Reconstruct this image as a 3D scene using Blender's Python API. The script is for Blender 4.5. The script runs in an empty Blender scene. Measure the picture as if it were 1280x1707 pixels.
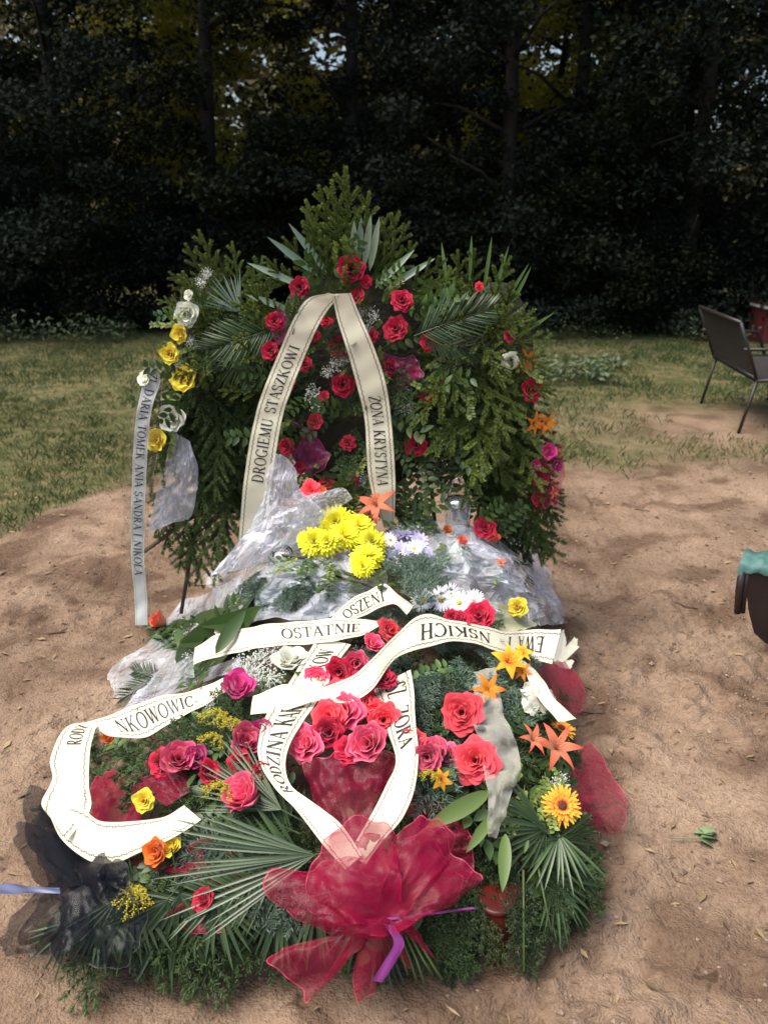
import bpy, math, random
import numpy as np
from mathutils import Vector, Matrix
random.seed(7); RNG = np.random.default_rng(7)
SC = bpy.context.scene
C = SC.collection
R = math.radians

# ---------------------------------------------------------------- camera
CAM_H = 1.6; PITCH = 20.5; F = 1342.0
cd = bpy.data.cameras.new('camera'); cam = bpy.data.objects.new('camera', cd); C.objects.link(cam)
cam.location = (0, 0, CAM_H); cam.rotation_euler = (R(90 - PITCH), 0, 0)
cd.sensor_fit = 'VERTICAL'; cd.sensor_height = 24.0; cd.lens = F * 24.0 / 1707.0
cd.clip_end = 400; cd.clip_start = 0.05
SC.camera = cam
cd.dof.use_dof = True; cd.dof.focus_distance = 2.2; cd.dof.aperture_fstop = 2.6

# ---------------------------------------------------------------- sky, sun, exposure
w = bpy.data.worlds.new('World'); SC.world = w; w.use_nodes = True
wn = w.node_tree.nodes; wl = w.node_tree.links
sky = wn.new('ShaderNodeTexSky'); sky.sky_type = 'NISHITA'; sky.sun_disc = False
SUN_EL, SUN_AZ = 64.0, 105.0          # azimuth from +Y (beyond the wood) towards -X
sky.sun_elevation = R(SUN_EL); sky.sun_rotation = R(-SUN_AZ)
sky.air_density = 1.0; sky.dust_density = 5.0; sky.ozone_density = 1.0
wl.new(sky.outputs[0], wn['Background'].inputs[0]); wn['Background'].inputs[1].default_value = 0.14
sl = bpy.data.lights.new('sun', 'SUN'); sl.energy = 3.0; sl.angle = R(45); sl.color = (1.0, 0.95, 0.87)
so = bpy.data.objects.new('sun', sl); C.objects.link(so)
sd = Vector((-math.sin(R(SUN_AZ)) * math.cos(R(SUN_EL)), math.cos(R(SUN_AZ)) * math.cos(R(SUN_EL)), math.sin(R(SUN_EL))))
so.rotation_euler = (-sd).to_track_quat('-Z', 'Y').to_euler(); so.location = (0, 0, 20)
vs = SC.view_settings; vs.view_transform = 'Standard'; vs.look = 'None'; vs.gamma = 1.0; vs.use_curve_mapping = False
vs.exposure = 0.68
SC.render.engine = 'CYCLES'
SC.cycles.max_bounces = 8; SC.cycles.transparent_max_bounces = 24
SC.cycles.diffuse_bounces = 3; SC.cycles.glossy_bounces = 3; SC.cycles.transmission_bounces = 4
SC.cycles.use_denoising = True

# ---------------------------------------------------------------- pixels to rays
cp, sp = math.cos(R(PITCH)), math.sin(R(PITCH))
def ray(px, py):
    a = (px - 640.0) / F; b = (py - 853.5) / F
    return Vector((a, cp - b * sp, -sp - b * cp))
def P(px, py, Y):
    d = ray(px, py); return Vector((0, 0, CAM_H)) + d * (Y / d.y)
PR = np.array([(1.26, 0), (1.40, .16), (1.6, .27), (1.8, .34), (2.2, .41), (2.7, .46), (3.0, .46), (3.12, .2), (3.2, 0)])
def Hh(x, y):
    z = float(np.interp(y, PR[:, 0], PR[:, 1], 0, 0))
    xc = -0.13 + 0.085 * (y - 1.4); hw = 0.66
    u = min(1.0, abs((x - xc) / hw))
    return z * max(0.0, 1 - u ** 3.2) ** 0.6
def S(px, py, lift=0.0, wide=False):
    d = ray(px, py); o = Vector((0, 0, CAM_H)); t = 0.9
    while t < 12:
        p = o + d * t
        if p.z <= (Hh(-0.13 + 0.085 * (p.y - 1.4) + max(-.5, min(.5, p.x + 0.13 - 0.085 * (p.y - 1.4))), p.y) if wide else Hh(p.x, p.y)): break
        t += 0.008
    return o + d * (t - lift)
def hnorm(p):
    e = 0.04
    return Vector(((Hh(p.x - e, p.y) - Hh(p.x + e, p.y)), (Hh(p.x, p.y - e) - Hh(p.x, p.y + e)), 2 * e)).normalized()

# ---------------------------------------------------------------- numpy value noise
_T = RNG.random((256, 256))
def vnoise(x, y):
    xi = np.floor(x).astype(int); yi = np.floor(y).astype(int); fx = x - xi; fy = y - yi
    fx = fx * fx * (3 - 2 * fx); fy = fy * fy * (3 - 2 * fy)
    a = _T[xi % 256, yi % 256]; b = _T[(xi + 1) % 256, yi % 256]; c = _T[xi % 256, (yi + 1) % 256]; d = _T[(xi + 1) % 256, (yi + 1) % 256]
    return (a * (1 - fx) + b * fx) * (1 - fy) + (c * (1 - fx) + d * fx) * fy
def fbm(x, y, o=4):
    s = 0; a = 1; t = 0
    for k in range(o):
        s = s + a * vnoise(x * 2 ** k + 17 * k, y * 2 ** k + 31 * k); t += a; a *= .5
    return s / t

# ---------------------------------------------------------------- materials
def mat(name, col, rough=.6, col2=None, attr=None, noise=None, trans=0.0, alpha=1.0, bump=0.0, bscale=60, spec=.5, sheen=0, rnd=0.0, ramp=None, metal=0, coat=0):
    """principled (+ translucent, + transparent); colour = noise / attribute / ramp of real pigment."""
    m = bpy.data.materials.new(name); m.use_nodes = True; nt = m.node_tree; N = nt.nodes; L = nt.links
    b = N['Principled BSDF']; out = N['Material Output']
    b.inputs['Roughness'].default_value = rough; b.inputs['Specular IOR Level'].default_value = spec
    b.inputs['Metallic'].default_value = metal; b.inputs['Coat Weight'].default_value = coat
    if sheen: b.inputs['Sheen Weight'].default_value = sheen
    c1 = (*col, 1); src = None
    fac = None
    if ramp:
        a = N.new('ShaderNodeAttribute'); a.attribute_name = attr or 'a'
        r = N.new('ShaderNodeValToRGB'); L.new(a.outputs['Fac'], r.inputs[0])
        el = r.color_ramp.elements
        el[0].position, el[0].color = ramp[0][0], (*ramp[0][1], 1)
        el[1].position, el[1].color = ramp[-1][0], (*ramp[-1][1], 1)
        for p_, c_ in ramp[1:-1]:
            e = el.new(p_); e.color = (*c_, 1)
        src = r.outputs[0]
    elif col2:
        mx = N.new('ShaderNodeMix'); mx.data_type = 'RGBA'
        mx.inputs[6].default_value = c1; mx.inputs[7].default_value = (*col2, 1)
        if attr:
            a = N.new('ShaderNodeAttribute'); a.attribute_name = attr; L.new(a.outputs['Fac'], mx.inputs[0])
        else:
            t = N.new('ShaderNodeTexCoord'); n = N.new('ShaderNodeTexNoise'); n.inputs['Scale'].default_value = noise or 8
            n.inputs['Detail'].default_value = 5
            L.new(t.outputs['Object'], n.inputs[0])
            cr = N.new('ShaderNodeValToRGB'); cr.color_ramp.elements[0].position = .35; cr.color_ramp.elements[1].position = .65
            L.new(n.outputs[0], cr.inputs[0]); L.new(cr.outputs[0], mx.inputs[0])
        src = mx.outputs[2]
    if rnd:
        oi = N.new('ShaderNodeObjectInfo'); hs = N.new('ShaderNodeHueSaturation')
        mr = N.new('ShaderNodeMapRange'); mr.inputs[3].default_value = 1 - rnd; mr.inputs[4].default_value = 1 + rnd
        L.new(oi.outputs['Random'], mr.inputs[0]); L.new(mr.outputs[0], hs.inputs['Value'])
        if src: L.new(src, hs.inputs['Color'])
        else: hs.inputs['Color'].default_value = c1
        src = hs.outputs[0]
    if src: L.new(src, b.inputs['Base Color'])
    else: b.inputs['Base Color'].default_value = c1
    nrm = None
    if bump:
        t = N.new('ShaderNodeTexCoord'); n = N.new('ShaderNodeTexNoise'); n.inputs['Scale'].default_value = bscale; n.inputs['Detail'].default_value = 6
        bp = N.new('ShaderNodeBump'); bp.inputs['Strength'].default_value = bump; bp.inputs['Distance'].default_value = .01
        L.new(t.outputs['Object'], n.inputs[0]); L.new(n.outputs[0], bp.inputs['Height']); L.new(bp.outputs[0], b.inputs['Normal'])
        nrm = bp.outputs[0]
    sh = b.outputs[0]
    if trans:
        tr = N.new('ShaderNodeBsdfTranslucent'); mx = N.new('ShaderNodeMixShader'); mx.inputs[0].default_value = trans
        if src: L.new(src, tr.inputs[0])
        else: tr.inputs[0].default_value = c1
        L.new(sh, mx.inputs[1]); L.new(tr.outputs[0], mx.inputs[2]); sh = mx.outputs[0]
    if alpha < 1:
        tp = N.new('ShaderNodeBsdfTransparent'); mx = N.new('ShaderNodeMixShader'); mx.inputs[0].default_value = alpha
        L.new(tp.outputs[0], mx.inputs[1]); L.new(sh, mx.inputs[2]); sh = mx.outputs[0]
    L.new(sh, out.inputs[0])
    return m

M = {}
M['fir'] = mat('fir_green', (.022, .050, .016), .6, (.065, .105, .028), 'b', trans=.15, rnd=.35)
M['blue_fir'] = mat('blue_fir_green', (.045, .085, .055), .6, (.16, .23, .17), 'b', trans=.15, rnd=.3)
M['spruce'] = mat('spruce_green', (.034, .064, .018), .6, (.10, .15, .035), 'b', trans=.15, rnd=.4)
M['bright_spruce'] = mat('bright_spruce_green', (.06, .10, .016), .6, (.19, .25, .05), 'b', trans=.2, rnd=.35)
M['palm'] = mat('palm_green', (.016, .042, .014), .35, (.06, .10, .035), 'b', trans=.2, rnd=.3)
M['blade'] = mat('pale_blade_green', (.13, .22, .15), .3, (.30, .38, .27), 'b', trans=.2)
M['leaf'] = mat('leaf_green', (.022, .055, .014), .45, (.075, .135, .03), 'b', trans=.2, rnd=.4)
M['light_leaf'] = mat('light_leaf_green', (.10, .19, .04), .45, (.24, .33, .10), 'b', trans=.3, rnd=.2)
M['hyp'] = mat('yellow_green_filler', (.10, .16, .03), .6, (.26, .32, .08), 'b', trans=.2, rnd=.2)
M['lily_leaf'] = mat('lily_leaf_green', (.08, .14, .03), .45, (.17, .24, .07), 'b', trans=.25)
M['wood'] = mat('bark', (.05, .035, .025), .9, (.10, .075, .05), noise=14, bump=.6, bscale=20)
M['stem'] = mat('stem', (.07, .11, .03), .6)
RS = dict(rough=.68, trans=.28, sheen=.25, rnd=.25, spec=.25)
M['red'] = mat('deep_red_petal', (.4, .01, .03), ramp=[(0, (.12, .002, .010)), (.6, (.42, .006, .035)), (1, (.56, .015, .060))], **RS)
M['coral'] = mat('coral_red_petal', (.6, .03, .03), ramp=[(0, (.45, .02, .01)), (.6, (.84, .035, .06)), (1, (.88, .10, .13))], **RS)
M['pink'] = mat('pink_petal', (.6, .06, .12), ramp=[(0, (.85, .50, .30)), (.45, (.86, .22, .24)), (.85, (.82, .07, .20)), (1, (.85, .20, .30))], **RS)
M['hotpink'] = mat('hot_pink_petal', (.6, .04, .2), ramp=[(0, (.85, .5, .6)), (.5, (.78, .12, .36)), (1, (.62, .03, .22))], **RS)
M['yellow'] = mat('yellow_petal', (.85, .6, .03), ramp=[(0, (.75, .42, .01)), (1, (.88, .74, .07))], **RS)
M['lemon'] = mat('lemon_petal', (.9, .85, .03), ramp=[(0, (.80, .70, .02)), (1, (.93, .90, .04))], **RS)
M['white'] = mat('white_petal', (.8, .8, .7), ramp=[(0, (.55, .6, .25)), (.35, (.80, .80, .62)), (1, (.82, .84, .74))], **RS)
M['purewhite'] = mat('pure_white_petal', (.85, .85, .88), ramp=[(0, (.75, .78, .5)), (.25, (.85, .85, .88)), (1, (.85, .85, .9))], **RS)
M['lilac'] = mat('lilac_petal', (.5, .45, .75), ramp=[(0, (.6, .6, .7)), (1, (.48, .42, .78))], **RS)
M['orange'] = mat('orange_petal', (.8, .2, .02), ramp=[(0, (.80, .45, .03)), (1, (.85, .17, .02))], **RS)
M['salmon'] = mat('salmon_petal', (.8, .2, .1), ramp=[(0, (.80, .40, .2)), (1, (.85, .12, .07))], **RS)
M['amber'] = mat('amber_petal', (.8, .4, .02), ramp=[(0, (.80, .25, .01)), (1, (.88, .48, .03))], **RS)
M['gerbera'] = mat('gerbera_petal', (.8, .2, .05), ramp=[(0, (.45, .02, .03)), (.5, (.72, .08, .04)), (.62, (.85, .30, .03)), (1, (.9, .55, .06))], **RS)
M['brown_disc'] = mat('flower_disc', (.10, .03, .015), .8, bump=.6, bscale=300)
M['yellow_disc'] = mat('yellow_disc', (.7, .45, .03), .8, bump=.6, bscale=300)
M['breath'] = mat('tiny_white_bloom', (.75, .78, .72), .6)
M['mimosa'] = mat('golden_bloom', (.62, .46, .02), .7, (.26, .26, .03), 'b')
M['soil'] = mat('dark_soil', (.05, .033, .022), .95, (.11, .075, .05), noise=20, bump=.8, bscale=50)

def tulle(name, c, a, cell=1500, tint=1.0, edge=None):
    m = bpy.data.materials.new(name); m.use_nodes = True; nt = m.node_tree; N = nt.nodes; L = nt.links
    b = N['Principled BSDF']; b.inputs['Roughness'].default_value = .4; hq = N.new('ShaderNodeAttribute'); hq.attribute_name = 'a'; hg = N.new('ShaderNodeMath'); hg.operation = 'GREATER_THAN'; hg.inputs[1].default_value = .986
    L.new(hq.outputs['Fac'], hg.inputs[0]); hm = N.new('ShaderNodeMix'); hm.data_type = 'RGBA'; hm.inputs[6].default_value = (*c, 1); hm.inputs[7].default_value = (*[min(.8, v * 1.5 + .07) for v in c], 1); L.new(hg.outputs[0], hm.inputs[0]); L.new(hm.outputs[2], b.inputs['Base Color'])
    b.inputs['Sheen Weight'].default_value = .3; b.inputs['Sheen Tint'].default_value = (*c, 1)
    tr = N.new('ShaderNodeBsdfTranslucent'); tr.inputs[0].default_value = (*c, 1)
    m1 = N.new('ShaderNodeMixShader'); m1.inputs[0].default_value = .4; L.new(b.outputs[0], m1.inputs[1]); L.new(tr.outputs[0], m1.inputs[2])
    tp = N.new('ShaderNodeBsdfTransparent'); m2 = N.new('ShaderNodeMixShader')
    # woven density: denser where seen edge-on, with a fine uneven weave
    lw = N.new('ShaderNodeLayerWeight'); lw.inputs[0].default_value = .35
    t = N.new('ShaderNodeTexCoord'); n = N.new('ShaderNodeTexNoise'); n.inputs['Scale'].default_value = 240; n.inputs['Detail'].default_value = 6; n.inputs['Distortion'].default_value = .6
    L.new(t.outputs['Object'], n.inputs[0])
    ad = N.new('ShaderNodeMath'); ad.operation = 'MULTIPLY_ADD'; ad.inputs[1].default_value = 1 - a; ad.inputs[2].default_value = a - .25
    L.new(lw.outputs['Facing'], ad.inputs[0])
    a2 = N.new('ShaderNodeMath'); a2.operation = 'MULTIPLY_ADD'; a2.inputs[1].default_value = .30; a2.use_clamp = True
    L.new(n.outputs[0], a2.inputs[0]); L.new(ad.outputs[0], a2.inputs[2])
    # stitched hem along the outer edge (attribute a -> 1)
    at = N.new('ShaderNodeAttribute'); at.attribute_name = 'a'; gt = N.new('ShaderNodeMath'); gt.operation = 'GREATER_THAN'; gt.inputs[1].default_value = .988
    L.new(at.outputs['Fac'], gt.inputs[0]); mxx = N.new('ShaderNodeMath'); mxx.operation = 'MAXIMUM'
    mul = N.new('ShaderNodeMath'); mul.operation = 'MULTIPLY'; mul.inputs[1].default_value = .9; L.new(gt.outputs[0], mul.inputs[0])
    L.new(mul.outputs[0], mxx.inputs[0]); L.new(a2.outputs[0], mxx.inputs[1])
    L.new(mxx.outputs[0], m2.inputs[0]); L.new(tp.outputs[0], m2.inputs[1]); L.new(m1.outputs[0], m2.inputs[2]); L.new(m2.outputs[0], N['Material Output'].inputs[0])
    return m
M['crimson_tulle'] = tulle('crimson_tulle', (.38, .004, .055), .46)
M['black_tulle'] = tulle('black_tulle', (.007, .009, .016), .52)
M['plum_tulle'] = tulle('plum_tulle', (.36, .04, .16), .5)
M['beige_tulle'] = tulle('beige_tulle', (.42, .32, .2), .3)

def cello(name, a, c=(.82, .85, .92)):
    m = bpy.data.materials.new(name); m.use_nodes = True; nt = m.node_tree; N = nt.nodes; L = nt.links
    b = N['Principled BSDF']; b.inputs['Base Color'].default_value = (*c, 1); b.inputs['Roughness'].default_value = .09
    b.inputs['Coat Weight'].default_value = .6; b.inputs['Specular IOR Level'].default_value = .8
    tr = N.new('ShaderNodeBsdfTranslucent'); tr.inputs[0].default_value = (*c, 1)
    m1 = N.new('ShaderNodeMixShader'); m1.inputs[0].default_value = .35; L.new(b.outputs[0], m1.inputs[1]); L.new(tr.outputs[0], m1.inputs[2])
    tp = N.new('ShaderNodeBsdfTransparent'); m2 = N.new('ShaderNodeMixShader')
    t = N.new('ShaderNodeTexCoord')
    vo = N.new('ShaderNodeTexNoise'); vo.inputs['Scale'].default_value = 26; vo.inputs['Detail'].default_value = 2; vo.inputs['Distortion'].default_value = .3
    L.new(t.outputs['Object'], vo.inputs[0])
    bp = N.new('ShaderNodeBump'); bp.inputs['Strength'].default_value = .25; bp.inputs['Distance'].default_value = .01
    L.new(vo.outputs[0], bp.inputs['Height']); L.new(bp.outputs[0], b.inputs['Normal'])
    def mth(op, i0, i1=None, i2=None, cl=False):
        q = N.new('ShaderNodeMath'); q.operation = op; q.use_clamp = cl
        for k, v in enumerate((i0, i1, i2)):
            if v is None: continue
            if isinstance(v, (int, float)): q.inputs[k].default_value = v
            else: L.new(v, q.inputs[k])
        return q.outputs[0]
    def ridge(sc, dist, pw, rot):
        mp = N.new('ShaderNodeMapping'); mp.inputs['Rotation'].default_value = (rot, rot * .7, rot * 1.3); mp.inputs['Scale'].default_value = (1.2, .22, .5)
        L.new(t.outputs['Object'], mp.inputs[0]); q = N.new('ShaderNodeTexNoise'); q.inputs['Scale'].default_value = sc; q.inputs['Detail'].default_value = 1; q.inputs['Distortion'].default_value = 0
        L.new(mp.outputs[0], q.inputs[0]); d = mth('ABSOLUTE', mth('SUBTRACT', q.outputs[0], .5)); return mth('POWER', mth('SUBTRACT', 1.0, mth('MULTIPLY', d, 5.0), None, True), pw)
    r1 = ridge(8, .4, 12, .4); r2 = ridge(13, .5, 16, 1.9); pat = N.new('ShaderNodeTexNoise'); pat.inputs['Scale'].default_value = 7; pat.inputs['Detail'].default_value = 4; L.new(t.outputs['Object'], pat.inputs[0])
    lw = N.new('ShaderNodeLayerWeight'); lw.inputs[0].default_value = .35; L.new(bp.outputs[0], lw.inputs['Normal'])
    pm = mth('MULTIPLY_ADD', pat.outputs[0], 3.2, -1.1, True); r1 = mth('MULTIPLY', r1, pm); r2 = mth('MULTIPLY', r2, mth('SUBTRACT', 1.0, pm)); base = mth('MULTIPLY', mth('MULTIPLY_ADD', pm, .75, .25, True), a)
    al = mth('ADD', base, mth('ADD', mth('MULTIPLY', r1, .4), mth('MULTIPLY', r2, .45)), None, False)
    al = mth('ADD', al, mth('MULTIPLY', lw.outputs['Facing'], a * .5), None, True)
    L.new(al, m2.inputs[0]); L.new(tp.outputs[0], m2.inputs[1]); L.new(m1.outputs[0], m2.inputs[2]); L.new(m2.outputs[0], N['Material Output'].inputs[0])
    return m
M['cello'] = cello('clear_cellophane', .52, (.86, .92, 1.0))
M['sheer_tulle'] = tulle('sheer_crimson_tulle', (.50, .05, .10), .02)
M['white_tulle'] = tulle('white_tulle', (.82, .80, .70), .42)
M['satin'] = mat('plain_cream_satin', (.80, .78, .64), .4, trans=.2)
M['cello_milky'] = cello('milky_cellophane', .66, (.86, .88, .98))
M['ink'] = mat('printed_ink', (.012, .012, .018), .5)
M['black_plastic'] = mat('black_plastic', (.012, .012, .014), .25)
M['glass'] = cello('lamp_glass', .5, (.7, .75, .8))
M['silver'] = mat('silver_plastic', (.6, .62, .65), .2, metal=.9)
M['red_glass'] = mat('red_lamp_glass', (.13, .012, .008), .4, (.08, .01, .008), noise=12, trans=.15)
M['purple'] = mat('purple_ribbon', (.24, .04, .22), .3, trans=.2)
M['blueish'] = mat('pale_blue_ribbon', (.13, .15, .27), .4, trans=.2)
M['paper'] = mat('cream_wrap', (.50, .52, .32), .5, (.62, .60, .42), noise=9, trans=.3)

def ribbon_mat(name, c, seam=(.10, .085, .05)):
    m = bpy.data.materials.new(name); m.use_nodes = True; nt = m.node_tree; N = nt.nodes; L = nt.links
    b = N['Principled BSDF']; b.inputs['Roughness'].default_value = .38; b.inputs['Sheen Weight'].default_value = .15
    A = N.new('ShaderNodeAttribute'); A.attribute_name = 'a'; B = N.new('ShaderNodeAttribute'); B.attribute_name = 'b'
    def mth(op, i0, i1=None, i2=None):
        n = N.new('ShaderNodeMath'); n.operation = op
        for k, v in enumerate((i0, i1, i2)):
            if v is None: continue
            if isinstance(v, (int, float)): n.inputs[k].default_value = v
            else: L.new(v, n.inputs[k])
        return n.outputs[0]
    # chain-like printed line at 12% from each edge
    d = mth('SUBTRACT', .5, mth('ABSOLUTE', mth('SUBTRACT', A.outputs['Fac'], .5)))       # 0 at edge .5 middle
    s = mth('SINE', mth('MULTIPLY', B.outputs['Fac'], 2 * math.pi / .019))
    s2 = mth('SINE', mth('MULTIPLY', B.outputs['Fac'], 2 * math.pi / .0065))
    off = mth('ABSOLUTE', mth('SUBTRACT', d, mth('MULTIPLY_ADD', s, .012, .125)))
    wd = mth('MULTIPLY_ADD', s2, .010, .020)
    line = mth('LESS_THAN', off, wd)
    hem = mth('LESS_THAN', d, .018)
    line = mth('MAXIMUM', line, mth('MULTIPLY', hem, .35))
    mx = N.new('ShaderNodeMix'); mx.data_type = 'RGBA'; mx.inputs[6].default_value = (*c, 1); mx.inputs[7].default_value = (*seam, 1)
    L.new(mth('MULTIPLY', line, .85), mx.inputs[0]); L.new(mx.outputs[2], b.inputs['Base Color'])
    tr = N.new('ShaderNodeBsdfTranslucent'); L.new(mx.outputs[2], tr.inputs[0])
    m1 = N.new('ShaderNodeMixShader'); m1.inputs[0].default_value = .22; L.new(b.outputs[0], m1.inputs[1]); L.new(tr.outputs[0], m1.inputs[2])
    L.new(m1.outputs[0], N['Material Output'].inputs[0])
    return m
M['ribbon'] = ribbon_mat('cream_satin_ribbon', (.84, .80, .61))
M['ribbon_grey'] = ribbon_mat('grey_white_ribbon', (.50, .53, .52), (.3, .27, .2))

# ---------------------------------------------------------------- mesh building
class MB:
    def __init__(s): s.v = []; s.f = []; s.a = []; s.b = []
    def add(s, vs, fs, a=None, b=0.5):
        k = len(s.v); s.v += [tuple(v) for v in vs]; s.f += [tuple(i + k for i in f) for f in fs]
        s.a += list(a) if a is not None else [.5] * len(vs)
        s.b += list(b) if hasattr(b, '__len__') else [b] * len(vs)
    def tube(s, pts, r0, r1=None, n=6, b=.3, cap=True):
        r1 = r0 if r1 is None else r1; pts = [Vector(p) for p in pts]; vs = []; m = len(pts)
        up = Vector((0.13, .31, 1))
        for i, p in enumerate(pts):
            t = (pts[min(i + 1, m - 1)] - pts[max(i - 1, 0)]).normalized()
            x = t.cross(up); x = x.normalized() if x.length > 1e-4 else Vector((1, 0, 0)); y = t.cross(x)
            r = r0 + (r1 - r0) * i / max(1, m - 1)
            for k in range(n):
                q = 2 * math.pi * k / n; vs.append(p + (x * math.cos(q) + y * math.sin(q)) * r)
        fs = [(i * n + k, i * n + (k + 1) % n, (i + 1) * n + (k + 1) % n, (i + 1) * n + k) for i in range(m - 1) for k in range(n)]
        if cap: fs += [tuple(range(n))[::-1], tuple((m - 1) * n + k for k in range(n))]
        s.add(vs, fs, b=b)
    def ball(s, c, r, b=.5, squash=1.0):
        x, y, z = c; vs = [(x + r, y, z), (x - r, y, z), (x, y + r, z), (x, y - r, z), (x, y, z + r * squash), (x, y, z - r * squash)]
        s.add(vs, [(0, 2, 4), (2, 1, 4), (1, 3, 4), (3, 0, 4), (2, 0, 5), (1, 2, 5), (3, 1, 5), (0, 3, 5)], b=b)
    def lathe(s, prof, n=28, c=(0, 0, 0), b=.5):
        vs = []
        for r, z in prof:
            for k in range(n):
                q = 2 * math.pi * k / n; vs.append((c[0] + r * math.cos(q), c[1] + r * math.sin(q), c[2] + z))
        fs = [(i * n + k, i * n + (k + 1) % n, (i + 1) * n + (k + 1) % n, (i + 1) * n + k) for i in range(len(prof) - 1) for k in range(n)]
        s.add(vs, fs, b=b)
    def box(s, x0, x1, y0, y1, z0, z1, b=.5):
        vs = [(x, y, z) for x in (x0, x1) for y in (y0, y1) for z in (z0, z1)]
        s.add(vs, [(0, 1, 3, 2), (4, 6, 7, 5), (0, 4, 5, 1), (2, 3, 7, 6), (0, 2, 6, 4), (1, 5, 7, 3)], b=b)
    def leaf(s, base, d, up, L, W, bend=.15, n=4, b=.5, fold=.25):
        """a leaf blade with a folded midrib, pointed both ends"""
        d = Vector(d).normalized(); side = d.cross(Vector(up)); side = side.normalized() if side.length > 1e-4 else Vector((1, 0, 0)); nn = side.cross(d)
        base = Vector(base); vs = []; aa = []
        for i in range(n + 1):
            t = i / n; wd = W * .5 * (math.sin(math.pi * min(1, t * .93 + .07)) ** .8 if 0 < i < n else .04)
            c = base + d * (L * t) - nn * (bend * L * t * t)
            vs += [c - side * wd + nn * wd * fold, c, c + side * wd + nn * wd * fold]; aa += [t] * 3
        fs = []
        for i in range(n):
            k = i * 3; fs += [(k, k + 1, k + 4, k + 3), (k + 1, k + 2, k + 5, k + 4)]
        s.add(vs, fs, aa, b)
    def mesh(s, name, mt, smooth=True, origin=None):
        me = bpy.data.meshes.new(name); v = np.array(s.v, dtype=np.float32)
        if origin is not None: v = v - np.array(origin, dtype=np.float32)
        me.from_pydata(v.tolist(), [], s.f)
        for nm, ar in (('a', s.a), ('b', s.b)):
            at = me.attributes.new(nm, 'FLOAT', 'POINT'); at.data.foreach_set('value', np.array(ar, dtype=np.float32))
        if smooth: me.polygons.foreach_set('use_smooth', [True] * len(me.polygons))
        me.materials.append(M[mt] if isinstance(mt, str) else mt); me.update()
        return me

def thing(name, label, cat, loc=(0, 0, 0), group=None):
    o = bpy.data.objects.new(name, None); C.objects.link(o); o.location = loc; o.empty_display_size = .1
    o['label'] = label; o['category'] = cat
    if group: o['group'] = group
    return o
def rootloc(o):
    p = Vector(o.location)
    while o.parent: o = o.parent; p += Vector(o.location)
    return p
def obj(name, me, parent=None, loc=None, label=None):
    """mesh object; loc is a WORLD location"""
    o = bpy.data.objects.new(name, me); C.objects.link(o)
    l = Vector(loc) if loc is not None else Vector((0, 0, 0))
    if parent is not None: o.parent = parent; l = l - rootloc(parent)
    o.location = l
    if label: o['label'] = label
    return o
def wobj(name, mb, mt, parent=None, smooth=True, label=None):
    """builder holds WORLD coordinates; origin moved to its centre"""
    v = np.array(mb.v); c = v.mean(0)
    return obj(name, mb.mesh(name, mt, smooth, c), parent, c, label)
def tag(o, label, cat, group=None):
    o['label'] = label; o['category'] = cat
    if group: o['group'] = group
    return o
def frame(z, x=None):
    z = Vector(z).normalized(); x = Vector(x) if x is not None else Vector((random.gauss(0, 1), random.gauss(0, 1), random.gauss(0, 1)))
    x = (x - z * x.dot(z)); x = x.normalized() if x.length > 1e-4 else z.orthogonal().normalized()
    y = z.cross(x); m = Matrix((x, y, z)).transposed(); return m
def place(name, me, parent, p, z, x=None, s=1.0, label=None):
    """instance of a shared mesh: z = facing, x = direction along the stem"""
    o = obj(name, me, parent, p, label)
    o.rotation_euler = frame(z, x).to_euler()
    o.scale = (s, s, s) if not hasattr(s, '__len__') else s
    return o
def placex(name, me, parent, p, x, z=None, s=1.0, label=None):
    """as place, but the stem direction x is kept exactly"""
    x = Vector(x).normalized(); z = Vector(z) if z is not None else Vector((0, -.5, 1))
    z = z - x * z.dot(x); z = z.normalized() if z.length > 1e-4 else x.orthogonal().normalized()
    y = z.cross(x); o = obj(name, me, parent, p, label); o.rotation_euler = Matrix((x, y, z)).transposed().to_euler(); o.scale = (s, s, s)
    return o

# ---------------------------------------------------------------- flowers
def rose_mesh(name, mt, Rr=.036, Ht=.042, n=22, openn=.5, seed=0):
    rd = random.Random(seed); mb = MB()
    for k in range(n):
        u = (k + .5) / n; ph = k * 2.39996 + rd.uniform(-.2, .2); rt = Rr * (.12 + .88 * u ** .8); h = Ht * (1.0 - .30 * openn * u * u) * rd.uniform(.84, 1.08)
        W = Rr * (.7 + .75 * u); ns, nt = 6, 6; vs = []; aa = []; curl = (.03 + .26 * u * openn) * Rr; ru = rd.uniform(0, 6)
        for i in range(ns + 1):
            s = i / ns; wd = W * (math.sin(math.pi * (.12 + .72 * s)) ** .7)
            for j in range(nt + 1):
                t = 2 * j / nt - 1
                rr = rt * (s ** .55) + curl * s ** 4 * (1 + .4 * math.sin(ru + 3 * t)) + .0015; zz = h * s - curl * .9 * s ** 5 - t * t * h * .20 * s * s
                an = ph + t * wd / max(rr, .006) * .75
                an = ph + max(-2.2, min(2.2, an - ph)); rr += .0012 * math.sin(4 * t + ru) * s * s; zz += .0022 * math.sin(3 * t + 2 * ru) * s ** 3
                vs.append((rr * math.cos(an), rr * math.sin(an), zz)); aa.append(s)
        fs = [(i * (nt + 1) + j, i * (nt + 1) + j + 1, (i + 1) * (nt + 1) + j + 1, (i + 1) * (nt + 1) + j) for i in range(ns) for j in range(nt)]
        mb.add(vs, fs, aa, rd.random())
    return mb.mesh(name, mt)
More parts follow.
